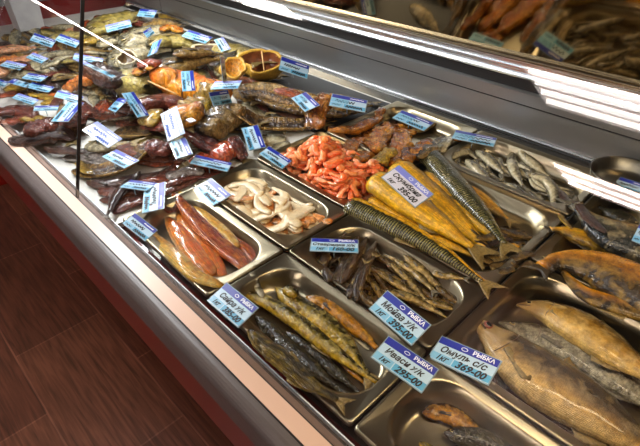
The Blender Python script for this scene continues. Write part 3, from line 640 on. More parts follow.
# squid strips
def inpan(x0,x1,y0,y1,inset=.035):
    return U(x0*m_+inset,x1*m_-inset),U(y0*m_+inset,y1*m_-inset)
for k in range(48):
    x,y=inpan(XA,XB,B,C_,.045); a=U(-.9,.9)+math.pi*(rnd()<.4)+(-.3); L=U(.07,.11); bend=U(-.025,.025)
    P=[(x-L/2*math.cos(a),y-L/2*math.sin(a)),(x-bend*math.sin(a),y+bend*math.cos(a)),(x+L/2*math.cos(a),y+L/2*math.sin(a))]
    P=[(min(max(p[0],XA*m_+.03),XB*m_-.03),min(max(p[1],B*m_+.03),C_*m_-.03),0) for p in P]
    slab('squid_strip','squid' if k%5 else 'squid_orange',P,10,'cream coloured strip in the heap of squid strips','squid',group='squid strips in the pan',plan=True,w_m=U(.018,.028),thick=.3,n=14,m=10,prof=PR_STRIP,rough=.04)
for pts,w,lb,mt in [([(228,186),(246,182),(262,196),(270,204)],9,'cream squid strip bent over the left end of the heap','squid'),
   ([(236,200),(252,212),(276,212)],11,'cream squid strip along the front of the squid pan','squid'),
   ([(266,222),(288,218),(308,206),(312,198)],13,'broad cream squid strip curling at the right of the heap','squid'),
   ([(272,178),(284,192),(282,204)],9,'upright cream squid strip in the middle of the heap','squid'),
   ([(286,182),(300,190),(312,204)],9,'cream squid strip at the back of the heap','squid'),
   ([(300,232),(306,224),(316,218)],12,'orange bit at the right front of the squid pan','squid_orange'),
   ([(284,233),(294,226)],11,'small orange bit next to the front rim of the squid pan','squid_orange'),
   ([(312,212),(322,218),(330,222)],10,'peach bit by the right wall of the squid pan','squid_orange'),
   ([(262,190),(258,204),(270,214)],8,'hooked cream strip near the middle of the squid pan','squid')]:
    slab('squid_strip',mt,pts,w,lb,'squid',thick=.35,q=45,stiff=.2,n=18,m=12,prof=PR_STRIP,rough=.04)
# small dried fish
for k in range(40):
    x=U((XB+.06)*m_,(XC-.08)*m_); y=U(B*m_+.035,C_*m_-.035); a=U(-.35,.25) if x>-.42 else U(-1.9,-1.3); L=U(.06,.085)
    P=[(x-L/2*math.cos(a),y-L/2*math.sin(a)),(x,y),(x+L/2*math.cos(a),y+L/2*math.sin(a))]
    P=[(min(max(p[0],XB*m_+.03),XC*m_-.03),min(max(p[1],B*m_+.028),C_*m_-.028),0) for p in P]
    fish('dried_small_fish','capelin_dark' if x>-.42 else 'goby',P,8,'small brown dried fish low in the pan of dried fish','fish',group='dried fish low in the pan',plan=True,w_m=U(.013,.017),detail=1,prof=PR_SLIM,rough=.01)
for i,(a,b,w) in enumerate([((352,224),(320,243),11),((346,232),(312,262),11),((360,231),(334,283),13),((369,232),(341,280),10),((378,237),(347,287),12),((374,256),(348,296),11),((330,246),(316,268),10),((366,262),(356,300),10),((324,262),(330,280),9)]):
    mid=((a[0]+b[0])/2+U(-2,2),(a[1]+b[1])/2+U(-2,2))
    fish('dried_goby','goby',[b,mid,a],w,['dark dried goby at the upper left rim under the squid pan','dark dried goby peeping out left of its price card','dark dried goby crossing under its price card','slim dark goby behind the price card','dark goby rising to the right of the price card','dark goby beside the first capelin','short goby at the left rim of the dried fish pan','goby pointing toward the front rim','small goby at the left front corner of its pan'][i],'fish',thick=.7,prof=PR_SLIM,rough=.06,fin='fin_tan')
cap=[((384,251),(408,262),(436,290),10),((395,258),(414,268),(433,288),10),((391,266),(410,280),(428,297),9),((404,254),(428,264),(450,277),11),((444,286),(456,289),(470,292),9),((378,270),(402,284),(428,300),9),((384,283),(415,296),(448,318),10),((436,283),(452,296),(468,304),9),((372,280),(384,296),(392,304),9),((424,300),(440,304),(458,310),9),((360,290),(366,298),(378,306),8),((432,270),(450,281),(462,287),9)]
capl=['pale capelin along the back rim of its pan','silver-bellied capelin below the price of the mackerel','capelin lying second from the back rim','pale capelin pointing to the right corner of its pan','capelin in the right corner of its pan','capelin crossing above the blue card of capelin','long capelin touching the top of the blue capelin card','capelin at the right rim beside the divider','dark capelin left of the blue capelin card','capelin right of the blue capelin card','small capelin at the front rim left of the card','capelin near the back right rim']
for i,(a,b,c,w) in enumerate(cap):
    fish('capelin','capelin' if i%3!=1 or i==1 else 'capelin_dark',[a,b,c],w,capl[i],'fish',prof=PR_SLIM,fin='fin_grey',thick=.6,rough=.03)
# salmon shavings
for k in range(290):
    x=-.69+(U(-1,1)+U(-1,1)*.25)*.105; y=.733+(U(-1,1)+U(-1,1)*.25)*.07
    a=U(0,2*math.pi); L=U(.025,.05); bend=U(-.014,.014)
    P=[(x-L/2*math.cos(a),y-L/2*math.sin(a),0),(x-bend*math.sin(a),y+bend*math.cos(a),0),(x+L/2*math.cos(a),y+L/2*math.sin(a),0)]
    slab('salmon_shaving','shrimp' if k%3 else 'shrimp_pale',P,8,'orange shaving in the heap of salmon shavings','salmon shaving',group='salmon shavings in the pan',plan=True,w_m=U(.010,.020),thick=U(.4,.75),n=10,m=8,prof=PR_STRIP,rough=.13,roll=U(-.7,.7),q=80,smooth=1)
# mackerel
fish('smoked_mackerel','mackerel_dark',[(368,178),(400,205),(450,240),(492,262)],14,'dark mackerel almost covered by the golden ones','fish',head=False,fin='fin_tan')
fish('smoked_mackerel','golden',[(425,172),(452,196),(484,222),(520,244)],24,'golden mackerel partly under the striped one','fish',head=False,fin='fin_tan')
fish('smoked_mackerel','golden',[(372,190),(400,207),(436,230),(476,252)],20,'slim golden mackerel behind the striped front one','fish',head=False,fin='fin_tan')
fish('smoked_mackerel','golden',[(470,181),(487,199),(508,218)],16,'short golden mackerel by the rim of the silver fish pan','fish',head=False,fin='fin_tan',flip=-1)
fish('smoked_mackerel','golden',[(376,175),(402,192),(434,214),(474,241)],32,'broad golden mackerel under the faded white price card','fish',head=False,fin='fin_tan')
fish('smoked_mackerel','golden',[(399,158),(420,174),(450,200),(494,241)],29,'golden mackerel reaching furthest to the back','fish',head=False,fin='fin_tan')
fish('smoked_mackerel','mackerel',[(350,201),(374,211),(412,230),(448,251),(484,277)],24,'mackerel with dark striped back at the front of its pan','fish',head=False,flip=-1,fin='fin_tan')
fish('smoked_mackerel','mackerel_dark',[(426,147),(443,164),(466,190),(492,220),(506,240)],24,'dark striped mackerel lying on top at the right','fish',head=False,flip=-1,fin='fin_tan')
for k in range(16):
    x=U(-1.42*m_,-1.0*m_); y=U(1.56*m_,1.98*m_); a=U(.2,1.6); L=U(.05,.09)
    slab('smoked_belly',['collar','amber','leather','brownfish'][k%4],[(x-L/2*math.cos(a),y-L/2*math.sin(a),0),(x,y,0),(x+L/2*math.cos(a),y+L/2*math.sin(a),0)],9,'smoked belly scrap low in the back pan','fish piece',group='belly scraps in the back pan',plan=True,w_m=U(.02,.035),thick=.4,rough=.25,n=14,m=12)
# brown bellies and glossy pieces at the back
bl=[([(345,150),(360,140),(372,128)],14,'collar','glossy brown belly at the left rim of its pan'),([(352,160),(372,150),(388,140)],14,'collar','glossy brown belly in front of the others'),([(375,148),(380,132),(392,122)],18,'amber','wrinkled amber belly in the back pan'),([(392,160),(400,145),(404,130)],20,'amber','folded amber belly under the blue card'),([(404,158),(420,145),(434,136)],16,'collar','dark glossy belly beside the amber ones'),([(418,160),(432,148),(447,133)],12,'brownfish','dark brown tail piece leaning toward the back wall'),([(378,162),(388,152),(398,150)],14,'mustard','yellowish scrap at the foot of the amber bellies'),([(440,150),(446,140),(452,134)],9,'sprat','grey skin scrap between bellies and silver fish')]
for pts,w,mt,lb in bl: slab('smoked_belly',mt,pts,w,lb,'fish piece',thick=.45,rough=.3,prof=PR_SLAB)
# small silver fish
for k in range(56):
    x=U((-.93)*m_,(-.44)*m_); y=U(1.70*m_,1.98*m_); a=U(-.9,.2)+(math.pi if rnd()<.3 else 0); L=U(.06,.085); bend=U(-.016,.016)
    P=[(x-L/2*math.cos(a),y-L/2*math.sin(a),0),(x-bend*math.sin(a),y+bend*math.cos(a),0),(x+L/2*math.cos(a),y+L/2*math.sin(a),0)]
    P=[(min(max(p[0],-.97*m_+.03),XC*m_-.03),min(max(p[1],D_*m_+.028),2.055*m_-.028),0) for p in P]
    fish('small_silver_fish','sprat',P,8,'small silver fish in the pan by the back wall','fish',group='small silver fish in the pan',plan=True,w_m=U(.013,.017),detail=1,prof=PR_SLIM,thick=.7,fin='fin_grey',rough=.006,n=14)
for i,pts in enumerate([[(452,158),(456,152),(468,150),(478,156)],[(476,148),(490,158),(504,172)],[(466,158),(480,168),(496,178)],[(512,152),(514,166),(524,182)],[(530,176),(546,180),(556,192),(554,204)],[(518,150),(534,160),(552,168)]]):
    fish('silver_fish','sprat',pts,10,['curled silver fish at the left of the silver heap','plump silver fish below the blue card','silver fish along the front rim of its pan','silver fish standing out of the heap','curled silver fish at the right end of the heap','grey fish at the back right of the silver pan'][i],'fish',prof=PR_SLIM,thick=.7,fin='fin_grey')
for k in range(26):
    a0=U(-.25,.5); c=(U(478,528),U(222,266)); L=U(14,26)
    slab('dried_tail','brownfish' if k%3 else 'leather',[(c[0]-L/2*math.cos(a0),c[1]-L/2*math.sin(a0)*.7),c,(c[0]+L/2*math.cos(a0),c[1]+L/2*math.sin(a0)*.7)],U(3,5),'thin dark tail in the tangle at the mackerel pan corner','fish piece',group='tangle of mackerel tails',thick=.3,rough=.15,n=10,m=8,q=40)
# big fish at the right
fish('whole_fish','omul_silver',[(500,318),(530,328),(575,345),(620,375),(700,430)],34,'silver scaled fish lying between two brown ones','fish',fin='fin_grey',thick=.5,prof=PR_POINT)
fish('whole_fish','leather',[(488,345),(502,372),(545,402),(620,445)],34,'dark fish low at the front side of the big pan','fish',fin='fin_dark',thick=.4)
fish('whole_fish','omul_pale',[(519,298),(548,303),(585,322),(620,346),(680,390)],36,'pale golden fish nearest the back of the big pan','fish',fin='fin_tan',thick=.6,flip=1,prof=PR_POINT)
fish('whole_fish','omul',[(478,310),(498,333),(540,370),(600,408),(690,470)],56,'largest brown fish with a pointed pale snout','fish',fin='fin_tan',thick=.5,flip=1,eye='eye_red',prof=PR_POINT)
fish('whole_fish','gold_big',[(700,330),(660,312),(620,300),(585,286),(566,268),(560,262)],20,'pale golden fish along the rim behind the big pan','fish',thick=.5,fin='fin_tan')
fish('whole_fish','gold_big',[(720,320),(670,296),(625,272),(590,258),(560,254),(547,259)],48,'big golden scaled fish with its tail toward the mackerel','fish',thick=.5,fin='fin_dark',flip=1,tailw=.45)
fish('whole_fish','golden',[(620,250),(590,238),(565,230),(552,226)],20,'yellow bellied fish behind the big golden one','fish',thick=.55,fin='fin_dark',tailw=.5)
fish('whole_fish','herring',[(720,262),(680,250),(640,238),(610,226),(590,210),(578,198)],44,'blue-backed herring at the right end of the case','fish',thick=.5,fin='fin_grey',tailw=.5)
fish('whole_fish','saury_dark',[(640,222),(615,212),(600,204)],16,'dark fish behind the herring','fish',thick=.6)
slab('fish_tail_piece','leather',[(560,190),(572,205),(585,225),(602,240)],9,'brown strip hanging from the silver fish toward the golden fish','fish piece',thick=.45,rough=.1)
slab('fish_tail_piece','mustard',[(548,196),(558,210),(572,228)],5,'thin yellowish strip left of the brown strip','fish piece',thick=.3,rough=.1)
# dark tail fins heaped at the corner of the mackerel pan
for i,(a,b) in enumerate([((478,236),(520,226)),((484,250),(522,240)),((470,252),(505,262)),((490,262),(530,252)),((500,228),(534,234)),((486,270),(515,268))]):
    slab('dried_tail','brownfish',[a,((a[0]+b[0])/2,(a[1]+b[1])/2+2),b],8,['uppermost dark tail at the mackerel pan corner','long dark tail pointing to the silver pan','dark tail near the capelin corner','dark tail across the divider','brown tail next to the silver fish pan','lowest dark tail beside the big pan'][i],'fish piece',thick=.35,rough=.15)

# ------------------------------------------------------------------ the heap on the white deck, bottom layer first
mats=['brownfish','leather','strip_dark','greyfish','olive','maroon','brownfish','redbrown','greyfish']
for k in range(150):
    x=U(-4.3*m_,-1.62*m_); yl=.62*m_+.03 if x>-3 *m_ else .6*m_; y=U(yl,1.95*m_)
    if height(x,y)>.025: continue
    a=U(-.5,.5); L=U(.13,.22)
    P=[(x-L/2*math.cos(a),y-L/2*math.sin(a),0),(x,y+U(-.01,.01),0),(x+L/2*math.cos(a),y+L/2*math.sin(a),0)]
    if P[2][0]>-1.54*m_ or P[0][0]<XL+.02 or max(p[1] for p in P)>1.99*m_ or min(p[1] for p in P)<.58*m_: continue
    fish('smoked_fish',mats[k%9],P,10,'smoked fish lying underneath the heap on the white deck','fish',group='smoked fish underneath the heap',plan=True,w_m=U(.04,.07),thick=.45,detail=1,q=50,prof=PR_WHOLE,rough=.06,fin='fin_tan')
HEAP=[
 # kind, name, mat, pts, w, label, extra
 ('f','smoked_fish','peach',[(-14,75),(10,62),(34,50)],15,'peach coloured fish at the far left edge of the glass',{}),
 ('f','smoked_fish','peach',[(-4,50),(14,46),(34,44)],12,'pinkish fish below the grey box',{}),
 ('s','fish_piece','orangebit',[(-10,66),(4,60),(14,56)],11,'orange piece at the left picture edge',{}),
 ('f','smoked_fish','greyfish',[(34,57),(52,52),(82,50),(105,52)],9,'thin grey fish, uppermost of the row on the left',{}),
 ('f','smoked_fish','olive',[(44,64),(62,60),(80,60)],8,'thin olive fish below the uppermost one of the row',{}),
 ('f','smoked_fish','greyfish',[(42,71),(58,68),(80,67)],8,'thin pale fish third in the row on the left',{}),
 ('f','smoked_fish','brownfish',[(50,78),(66,74),(90,72)],8,'thin brown fish lowest in the row on the left',{}),
 ('f','smoked_fish','brownfish',[(62,43),(84,48),(112,50)],9,'dark thin fish passing behind the glass joint',{}),
 ('f','smoked_fish','olive',[(46,39),(66,33),(96,34)],12,'yellowish fish at the far end behind the glass joint',{}),
 ('f','smoked_fish','mustard',[(80,40),(95,38),(112,44)],11,'yellow brown fish just right of the glass joint, far back',{}),
 ('s','fish_piece','maroon',[(40,76),(52,73),(62,75)],8,'purple red piece among the price cards on the left',{}),
 ('s','fish_piece','mustard',[(0,74),(16,77),(34,74)],9,'yellow brown piece above the long row of cards',{}),
 ('s','fish_piece','redbrown',[(-8,97),(8,92),(22,88)],8,'red brown strip at the left edge under the cards',{}),
 ('s','fish_piece','orangebit',[(38,98),(48,94),(58,96)],8,'orange strip between two blue cards',{}),
 ('s','fish_piece','mustard',[(28,92),(40,94),(54,98)],7,'yellow strip just under a blue card at left',{}),
 ('s','fish_piece','mustard',[(40,103),(52,101),(62,104)],7,'small yellow strip above the flat blue card',{}),
 ('s','fish_fillet','maroon',[(-6,112),(10,108),(26,110),(36,114)],16,'deep red fillet at the front left of the heap',{}),
 ('s','fish_fillet','redbrown',[(6,124),(20,118),(30,116)],12,'bright red brown lump by the front edge at left',{}),
 ('s','fish_fillet','mustard',[(20,118),(32,114),(42,112)],10,'yellow dried piece beside the red lump',{}),
 ('s','fish_fillet','mustard',[(34,116),(46,117),(56,114)],9,'yellow oily piece below the flat blue card',{}),
 ('p','split_smoked_fish','leather',[(20,140),(36,132),(56,130),(72,134)],30,'dark leathery split fish at the front left of the deck',{}),
 ('s','fish_fillet','maroon',[(34,141),(46,136),(60,138)],16,'glossy maroon lump inside the dark leathery fish',{'thick':.5}),
 ('s','fish_fillet','maroon',[(58,122),(74,118),(88,112)],16,'dark maroon slab under the tilted blue card',{}),
 ('f','smoked_fish','strip_dark',[(88,112),(108,116),(132,112),(150,108)],10,'dark thin fish below the two crossed cards',{}),
 ('p','split_smoked_fish','silverskin',[(64,152),(84,146),(106,148),(122,150)],22,'silver skinned leathery fish under the white card',{}),
 ('f','smoked_fish','leather',[(46,152),(60,149),(84,150)],10,'dark pointed tail at the front of the deck',{}),
 ('s','fish_fillet','olive',[(84,84),(96,79),(106,74)],13,'grey green piece above the orange one',{}),
 ('s','fish_fillet','orangebit',[(64,86),(78,84),(96,90)],14,'orange smoked piece right behind the glass joint',{'thick':.55}),
 ('s','fish_fillet','amber',[(78,82),(92,88),(104,96)],6,'thin amber strip over the orange smoked piece',{}),
 ('s','fish_fillet','redbrown',[(94,92),(106,98),(120,108)],15,'red brown streaked piece in the middle of the left heap',{}),
 ('f','smoked_fish','olive',[(88,27),(104,20),(124,14),(142,10)],20,'large yellowish fish at the far back',{}),
 ('f','smoked_fish','peach',[(60,30),(72,26),(92,22)],8,'pinkish fish at the far back left',{}),
 ('f','smoked_fish','greyfish',[(98,44),(112,38),(130,30)],14,'pale bellied fish under the far blue card',{}),
 ('s','squid_tangle','squid',[(126,4),(138,2),(152,6)],9,'pale stringy tangle at the far back',{'rough':.3}),
 ('s','squid_tangle','greyfish',[(124,10),(136,12),(148,10)],6,'grey strand under the pale tangle',{'rough':.3}),
 ('f','smoked_fish','brownfish',[(140,22),(160,20),(182,26)],14,'brown fish near the back wall, far left',{}),
 ('f','smoked_fish','mustard',[(160,12),(168,18),(176,22)],9,'yellow tail at the far corner by the steel wall',{}),
 ('f','smoked_salmon_whole','greyfish',[(122,42),(140,34),(166,30),(196,34)],26,'big pale grey fish with an open gill, far middle',{}),
 ('f','smoked_salmon_whole','greyfish',[(112,60),(124,52),(146,46),(170,44)],24,'grey fish with a white cheek behind the olive one',{}),
 ('f','smoked_fish','olive',[(150,52),(166,44),(190,42),(206,46)],20,'olive fish with a yellow patch, left of the cream ring',{}),
 ('s','smoked_fillet','amber',[(164,50),(174,44),(184,44)],9,'amber patch of flesh on the olive fish',{}),
 ('f','smoked_fish','brownfish',[(146,70),(164,64),(190,58),(222,54)],24,'long dark olive fish above the orange roll',{}),
 ('f','smoked_fish','brownfish',[(176,74),(200,68),(226,64)],16,'dark fish between the roll and the cream ring',{}),
 ('f','smoked_fish','olive',[(214,44),(232,46),(256,52)],24,'grey green fish close to the steel wall',{}),
 ('s','fish_lump','olive',[(116,76),(130,72),(146,78)],30,'round dull olive lump left of the orange roll',{'thick':.6,'rough':.12}),
 ('s','fish_lump','leather',[(92,76),(104,82),(122,88)],19,'blackish purple lump under the long crossed cards',{'thick':.5}),
 ('r','tied_fish_roll','roll',[(154,76),(170,80),(190,85),(208,87),(222,84)],28,'orange fish roll tied with dark string',{'strings':(.22,.5,.72),'thick':.7,'rough':.06}),
 ('s','fish_piece','amber',[(138,92),(148,88),(160,92)],11,'yellow amber piece left of the long glint rod',{}),
 ('s','fish_piece','redbrown',[(144,98),(156,94),(168,98)],12,'dark red piece behind the long red stick',{}),
 ('s','fish_stick','redbrown',[(150,112),(172,116),(190,108)],15,'short red orange block behind the long red stick',{}),
 ('s','fish_stick','maroon',[(116,113),(140,108),(164,102),(188,98)],14,'long square red stick of dried fish',{'thick':.8,'rough':.03}),
 ('s','fish_lump','mustard',[(186,112),(200,106),(214,104)],20,'crumpled mustard skin beside the dark lump',{'thick':.5,'rough':.2}),
 ('s','fish_lump','brownfish',[(204,126),(222,120),(240,112)],30,'crumpled dark brown lump under the blue card',{'thick':.55,'rough':.18}),
 ('p','split_smoked_fish','brownfish',[(112,130),(128,128),(148,132)],26,'grey brown split fish right of the white card',{}),
 ('s','fish_lump','mustard',[(146,128),(156,124),(164,126)],16,'mustard lump left of the tall white card',{'rough':.15}),
 ('s','smoked_fillet','amber',[(172,122),(186,124),(206,130)],24,'smooth tan smoked piece with a small white sticker',{'thick':.65,'rough':.02}),
 ('s','fish_fillet','maroon',[(144,146),(156,146),(172,152)],17,'maroon pointed piece left of the red steaks',{'thick':.6}),
 ('s','smoked_steak','steak',[(192,146),(204,144),(214,148)],20,'wet red steak, left one of the pair by the squid pan',{'thick':.6,'rough':.03}),
 ('s','smoked_steak','steak',[(213,148),(225,144),(238,146)],21,'wet red steak, right one of the pair by the squid pan',{'thick':.6,'rough':.03}),
 ('s','smoked_steak','maroon',[(232,140),(242,148),(246,158)],11,'narrow dark red slice right of the wet steaks',{}),
 ('p','split_smoked_fish','splitdark',[(76,164),(96,170),(126,166),(156,158),(176,152)],24,'dark split fish with yellow edges near the front rim',{}),
 ('f','smoked_fish','leather',[(84,176),(104,180),(130,176),(160,168)],14,'dark dried fish below the yellow edged one',{}),
 ('s','dried_strip','mustard',[(78,161),(84,168),(92,172)],8,'yellow fin at the left end of the yellow edged fish',{}),
 ('s','dried_strip','strip_dark',[(96,184),(124,190),(150,184),(176,170)],15,'broad dark dried strip above the fillet pan',{'rough':.12}),
 ('s','dried_strip','strip_dark',[(100,196),(122,200),(150,194),(182,184),(206,172)],12,'dark dried strip beside the double cards',{'rough':.12}),
 ('s','dried_strip','redbrown',[(130,182),(152,176),(176,166),(190,162)],7,'thin reddish strip along the top of the dried strips',{'rough':.1}),
 ('s','dried_strip','maroon',[(112,212),(128,204),(150,198),(176,188)],13,'wine red strip nearest the front edge',{'rough':.1}),
 ('s','dried_strip','maroon',[(160,186),(186,176),(212,168),(236,164)],10,'dark red strip running toward the squid pan',{'rough':.1}),
 ('s','dried_strip','silverskin',[(164,166),(184,164),(204,168)],14,'silver speckled skin above the dried strips',{'rough':.12}),
 ('f','dried_tail','leather',[(140,170),(118,192),(106,214)],10,'ragged dark tail at the front edge of the deck',{}),
 ('s','dried_strip','maroon',[(150,210),(166,206),(178,200)],9,'dark red piece behind the leftmost fillets',{}),
 ('p','split_smoked_fish','splitdark',[(236,118),(262,124),(300,122),(336,116)],26,'long dark opened fish in front of the largest split fish',{}),
 ('p','split_smoked_fish','splitin',[(240,88),(262,90),(296,98),(330,106),(366,106)],42,'largest split fish, opened flat with golden ribs',{}),
 ('f','smoked_fish','brownfish',[(330,112),(346,110),(372,100)],14,'dark tail of the big split fish near the wall',{}),
 ('s','smoked_belly','collar',[(314,122),(318,112),(328,106)],18,'round glossy brown collar next to the salmon shavings',{'thick':.6}),
 ('s','smoked_belly','collar',[(328,124),(346,124),(366,118),(384,108)],12,'long glossy brown piece between collar and bellies',{'thick':.6}),
 ('s','plastic_wrapped_piece','sprat',[(250,142),(268,136),(286,138)],16,'grey plastic wrapped piece behind the salmon shavings',{'rough':.12}),
 ('s','plastic_wrapped_piece','greyfish',[(268,150),(278,144),(290,140)],9,'narrow grey wrapped strip beside the shavings pan',{'rough':.1}),
]
for kind,nm,mt,pts,w,lb,ex in HEAP:
    if kind=='f': fish(nm,mt,pts,w,lb,'fish',thick=.5,rough=.05,fin=('fin_tan' if mt in('peach','olive','mustard') else 'fin_dark'),q=70)
    elif kind=='p': slab(nm,mt,pts,w,lb,'fish',section=sec_split,thick=.3,prof=PR_SPLIT,rough=.07,n=30,m=24,q=70,**ex)
    else:
        kw=dict(thick=.34,rough=.2,q=70); kw.update(ex); slab(nm,mt,pts,w,lb,'fish piece',**kw)
gaps=0
for gx in np.arange(-4.2,-1.62,.11):
    for gyy in np.arange(.72 if gx>-3 else .66,1.98,.1):
        x=gx*m_+U(-.012,.012); y=gyy*m_+U(-.012,.012)
        hs=[height(x+a,y+b) for a in (-.02,0,.02) for b in (-.02,0,.02)]
        if max(hs)<DECK+.012 and gaps<110 and not (gx>-2.95 and gyy>1.45):
            gaps+=1; a=U(-.8,.8); L=U(.06,.09)
            slab('shade_filler',['leather','strip_dark','brownfish','maroon'][gaps%4],[(x-L/2*math.cos(a),y-L/2*math.sin(a),0),(x,y,0),(x+L/2*math.cos(a),y+L/2*math.sin(a),0)],9,'dark filler piece standing in for shade in a gap of the heap on the white deck','fish piece',group='dark shade fillers between the heaped fish',plan=True,w_m=U(.03,.045),thick=.3,rough=.2,n=12,m=10,q=40)  # dark pieces added as shade where white deck showed between the fish
ringfish('cut_fish_ring',(210,50),16,8,-.1,.2,'cream','cavity','cream coloured hollow fish cut at the back, card lying on it')
ringfish('cut_fish_ring',(127,58),8,8,0,.4,'greyfish','cavity','round open fish mouth above the olive lump')
ringfish('cut_fish_ring',(263,62),21,13,.15,.45,'yellowrim','rust','yellow edged open fish with a wooden stick across it',stick=True)
ringfish('cut_fish_ring',(234,68),11,11,.6,.4,'yellowrim','amber','yellow cut fish left of the one with the stick')
def stick(a,b,label,z=.012):
    pa=at(*a,.05); pb=at(*b,.05); za=height(pa[0],pa[1])+z; zb=height(pb[0],pb[1])+z
    pa=at(*a,za); pb=at(*b,zb); v,f=tube([pa,pb],.0022,8); o=link('lamp_glint_rod',v,f,'wood',None,(pa+pb)/2); tag(o,label,'painted reflection')
stick((131,73),(176,94),'thin rod standing in for a lamp reflection, left of the orange roll')  # rod drawn in place of a tube lamp's reflection in the front glass
# sticker on the tan piece
p=at(191,120,.055); zz=height(p[0],p[1]); p=at(191,120,zz+.004); v,f=box(p[0]-.011,p[0]+.011,p[1]-.008,p[1]+.008,p[2]-.002,p[2]+.0005)
tag(link('sticker',v,f,'white',None,p,smooth=False),'small white sticker on the smooth tan smoked piece','sticker')

# ------------------------------------------------------------------ price cards
def rotv(r):
    a=np.linalg.norm(r)
    if a<1e-9: return np.eye(3)
    k=r/a; K=np.array([[0,-k[2],k[1]],[k[2],0,-k[0]],[-k[1],k[0],0]]); return np.eye(3)+math.sin(a)*K+(1-math.cos(a))*K@K
def px(P):
    d=(R.T@(P-CAM).T).T; return np.column_stack([CX-FPX*d[:,0]/d[:,2],CY+FPX*d[:,1]/d[:,2]])
def pose(quad,z):
    Q=np.array(quad,float); c=Q.mean(axis=0); C0=at(c[0],c[1],z)
    e=(Q[1]+Q[2]-Q[0]-Q[3])/2
    g=at(c[0]+e[0]/2,c[1]+e[1]/2,z)-at(c[0]-e[0]/2,c[1]-e[1]/2,z); ex=g/np.linalg.norm(g)
    best=None
    for tilt in (.2,.55,.9):
        for sgn in (1,-1):
            view=CAM-C0; view/=np.linalg.norm(view); n=np.array([0,0,1])*(1-tilt)+view*tilt
            x=ex-n*np.dot(ex,n)/np.dot(n,n); x/=np.linalg.norm(x); n/=np.linalg.norm(n); y=np.cross(n,x); B0=np.column_stack([x,y,n])
            s0=np.linalg.norm(e)*dist(C0)/FPX*1.1
            p=np.array([0,0,0,math.log(s0),0,0,math.log(.5)])
            loc=np.array([[-.5,.5],[.5,.5],[.5,-.5],[-.5,-.5]])
            def res(p):
                B=rotv(p[:3])@B0; s=math.exp(p[3]); h=math.exp(p[6]); cc=at(c[0]+p[4],c[1]+p[5],z)
                P=np.array([cc+B[:,0]*l[0]*s+B[:,1]*l[1]*s*h for l in loc])
                return np.concatenate([(px(P)-Q).ravel(), p[:3]*.9,[ (p[6]-math.log(.5))*8,(p[3]-math.log(.085))*1.5, p[4]*.2,p[5]*.2]])
            lam=1e-2
            for it in range(25):
                r0=res(p); J=np.zeros((len(r0),7))
                for k in range(7):
                    q=p.copy(); q[k]+=1e-4; J[:,k]=(res(q)-r0)/1e-4
                stp=np.linalg.solve(J.T@J+lam*np.eye(7),-J.T@r0); 
                if np.sum(res(p+stp)**2)<np.sum(r0**2): p=p+stp; lam*=.5
                else: lam*=4
            cost=np.sum(res(p)**2); B=rotv(p[:3])@B0
            if B[2,2]<.05: cost+=500
            if best is None or cost<best[0]: best=(cost,B,math.exp(p[3]),math.exp(p[6]),at(c[0]+p[4],c[1]+p[5],z))
            if sgn==1: pass
    return best
def text_mesh(body,size=1.0,shear=0.0,off=0.0):
    cu=bpy.data.curves.new('writing','FONT'); cu.body=body; cu.size=size; cu.shear=shear; cu.offset=off; cu.align_x='CENTER'; cu.align_y='CENTER'; cu.resolution_u=2
    ob=bpy.data.objects.new('writing_curve',cu); COL.objects.link(ob); bpy.context.view_layer.update()
    dg=bpy.context.evaluated_depsgraph_get(); me=bpy.data.meshes.new_from_object(ob.evaluated_get(dg))
    V=[tuple(v.co) for v in me.vertices]; F=[tuple(p.vertices) for p in me.polygons]; bpy.data.objects.remove(ob); bpy.data.meshes.remove(me); return V,F
def scribble(x0,x1,y,hgt,seed,n=9,th=.012):
    """a short unreadable line of handwriting as a ribbon"""
    r=random.Random(seed); P=[(x0+(x1-x0)*k/n, y+hgt*(.5 if k%2 else -.5)*r.uniform(.4,1)) for k in range(n+1)]; V=[];F=[]
    for k in range(n):
        (a,b),(c,d)=P[k],P[k+1]; L=math.hypot(c-a,d-b); nx,ny=-(d-b)/L*th,(c-a)/L*th; i=len(V)
        V+=[(a-nx,b-ny,0),(c-nx,d-ny,0),(c+nx,d+ny,0),(a+nx,b+ny,0)]; F.append((i,i+1,i+2,i+3))
    return V,F
cards=[]
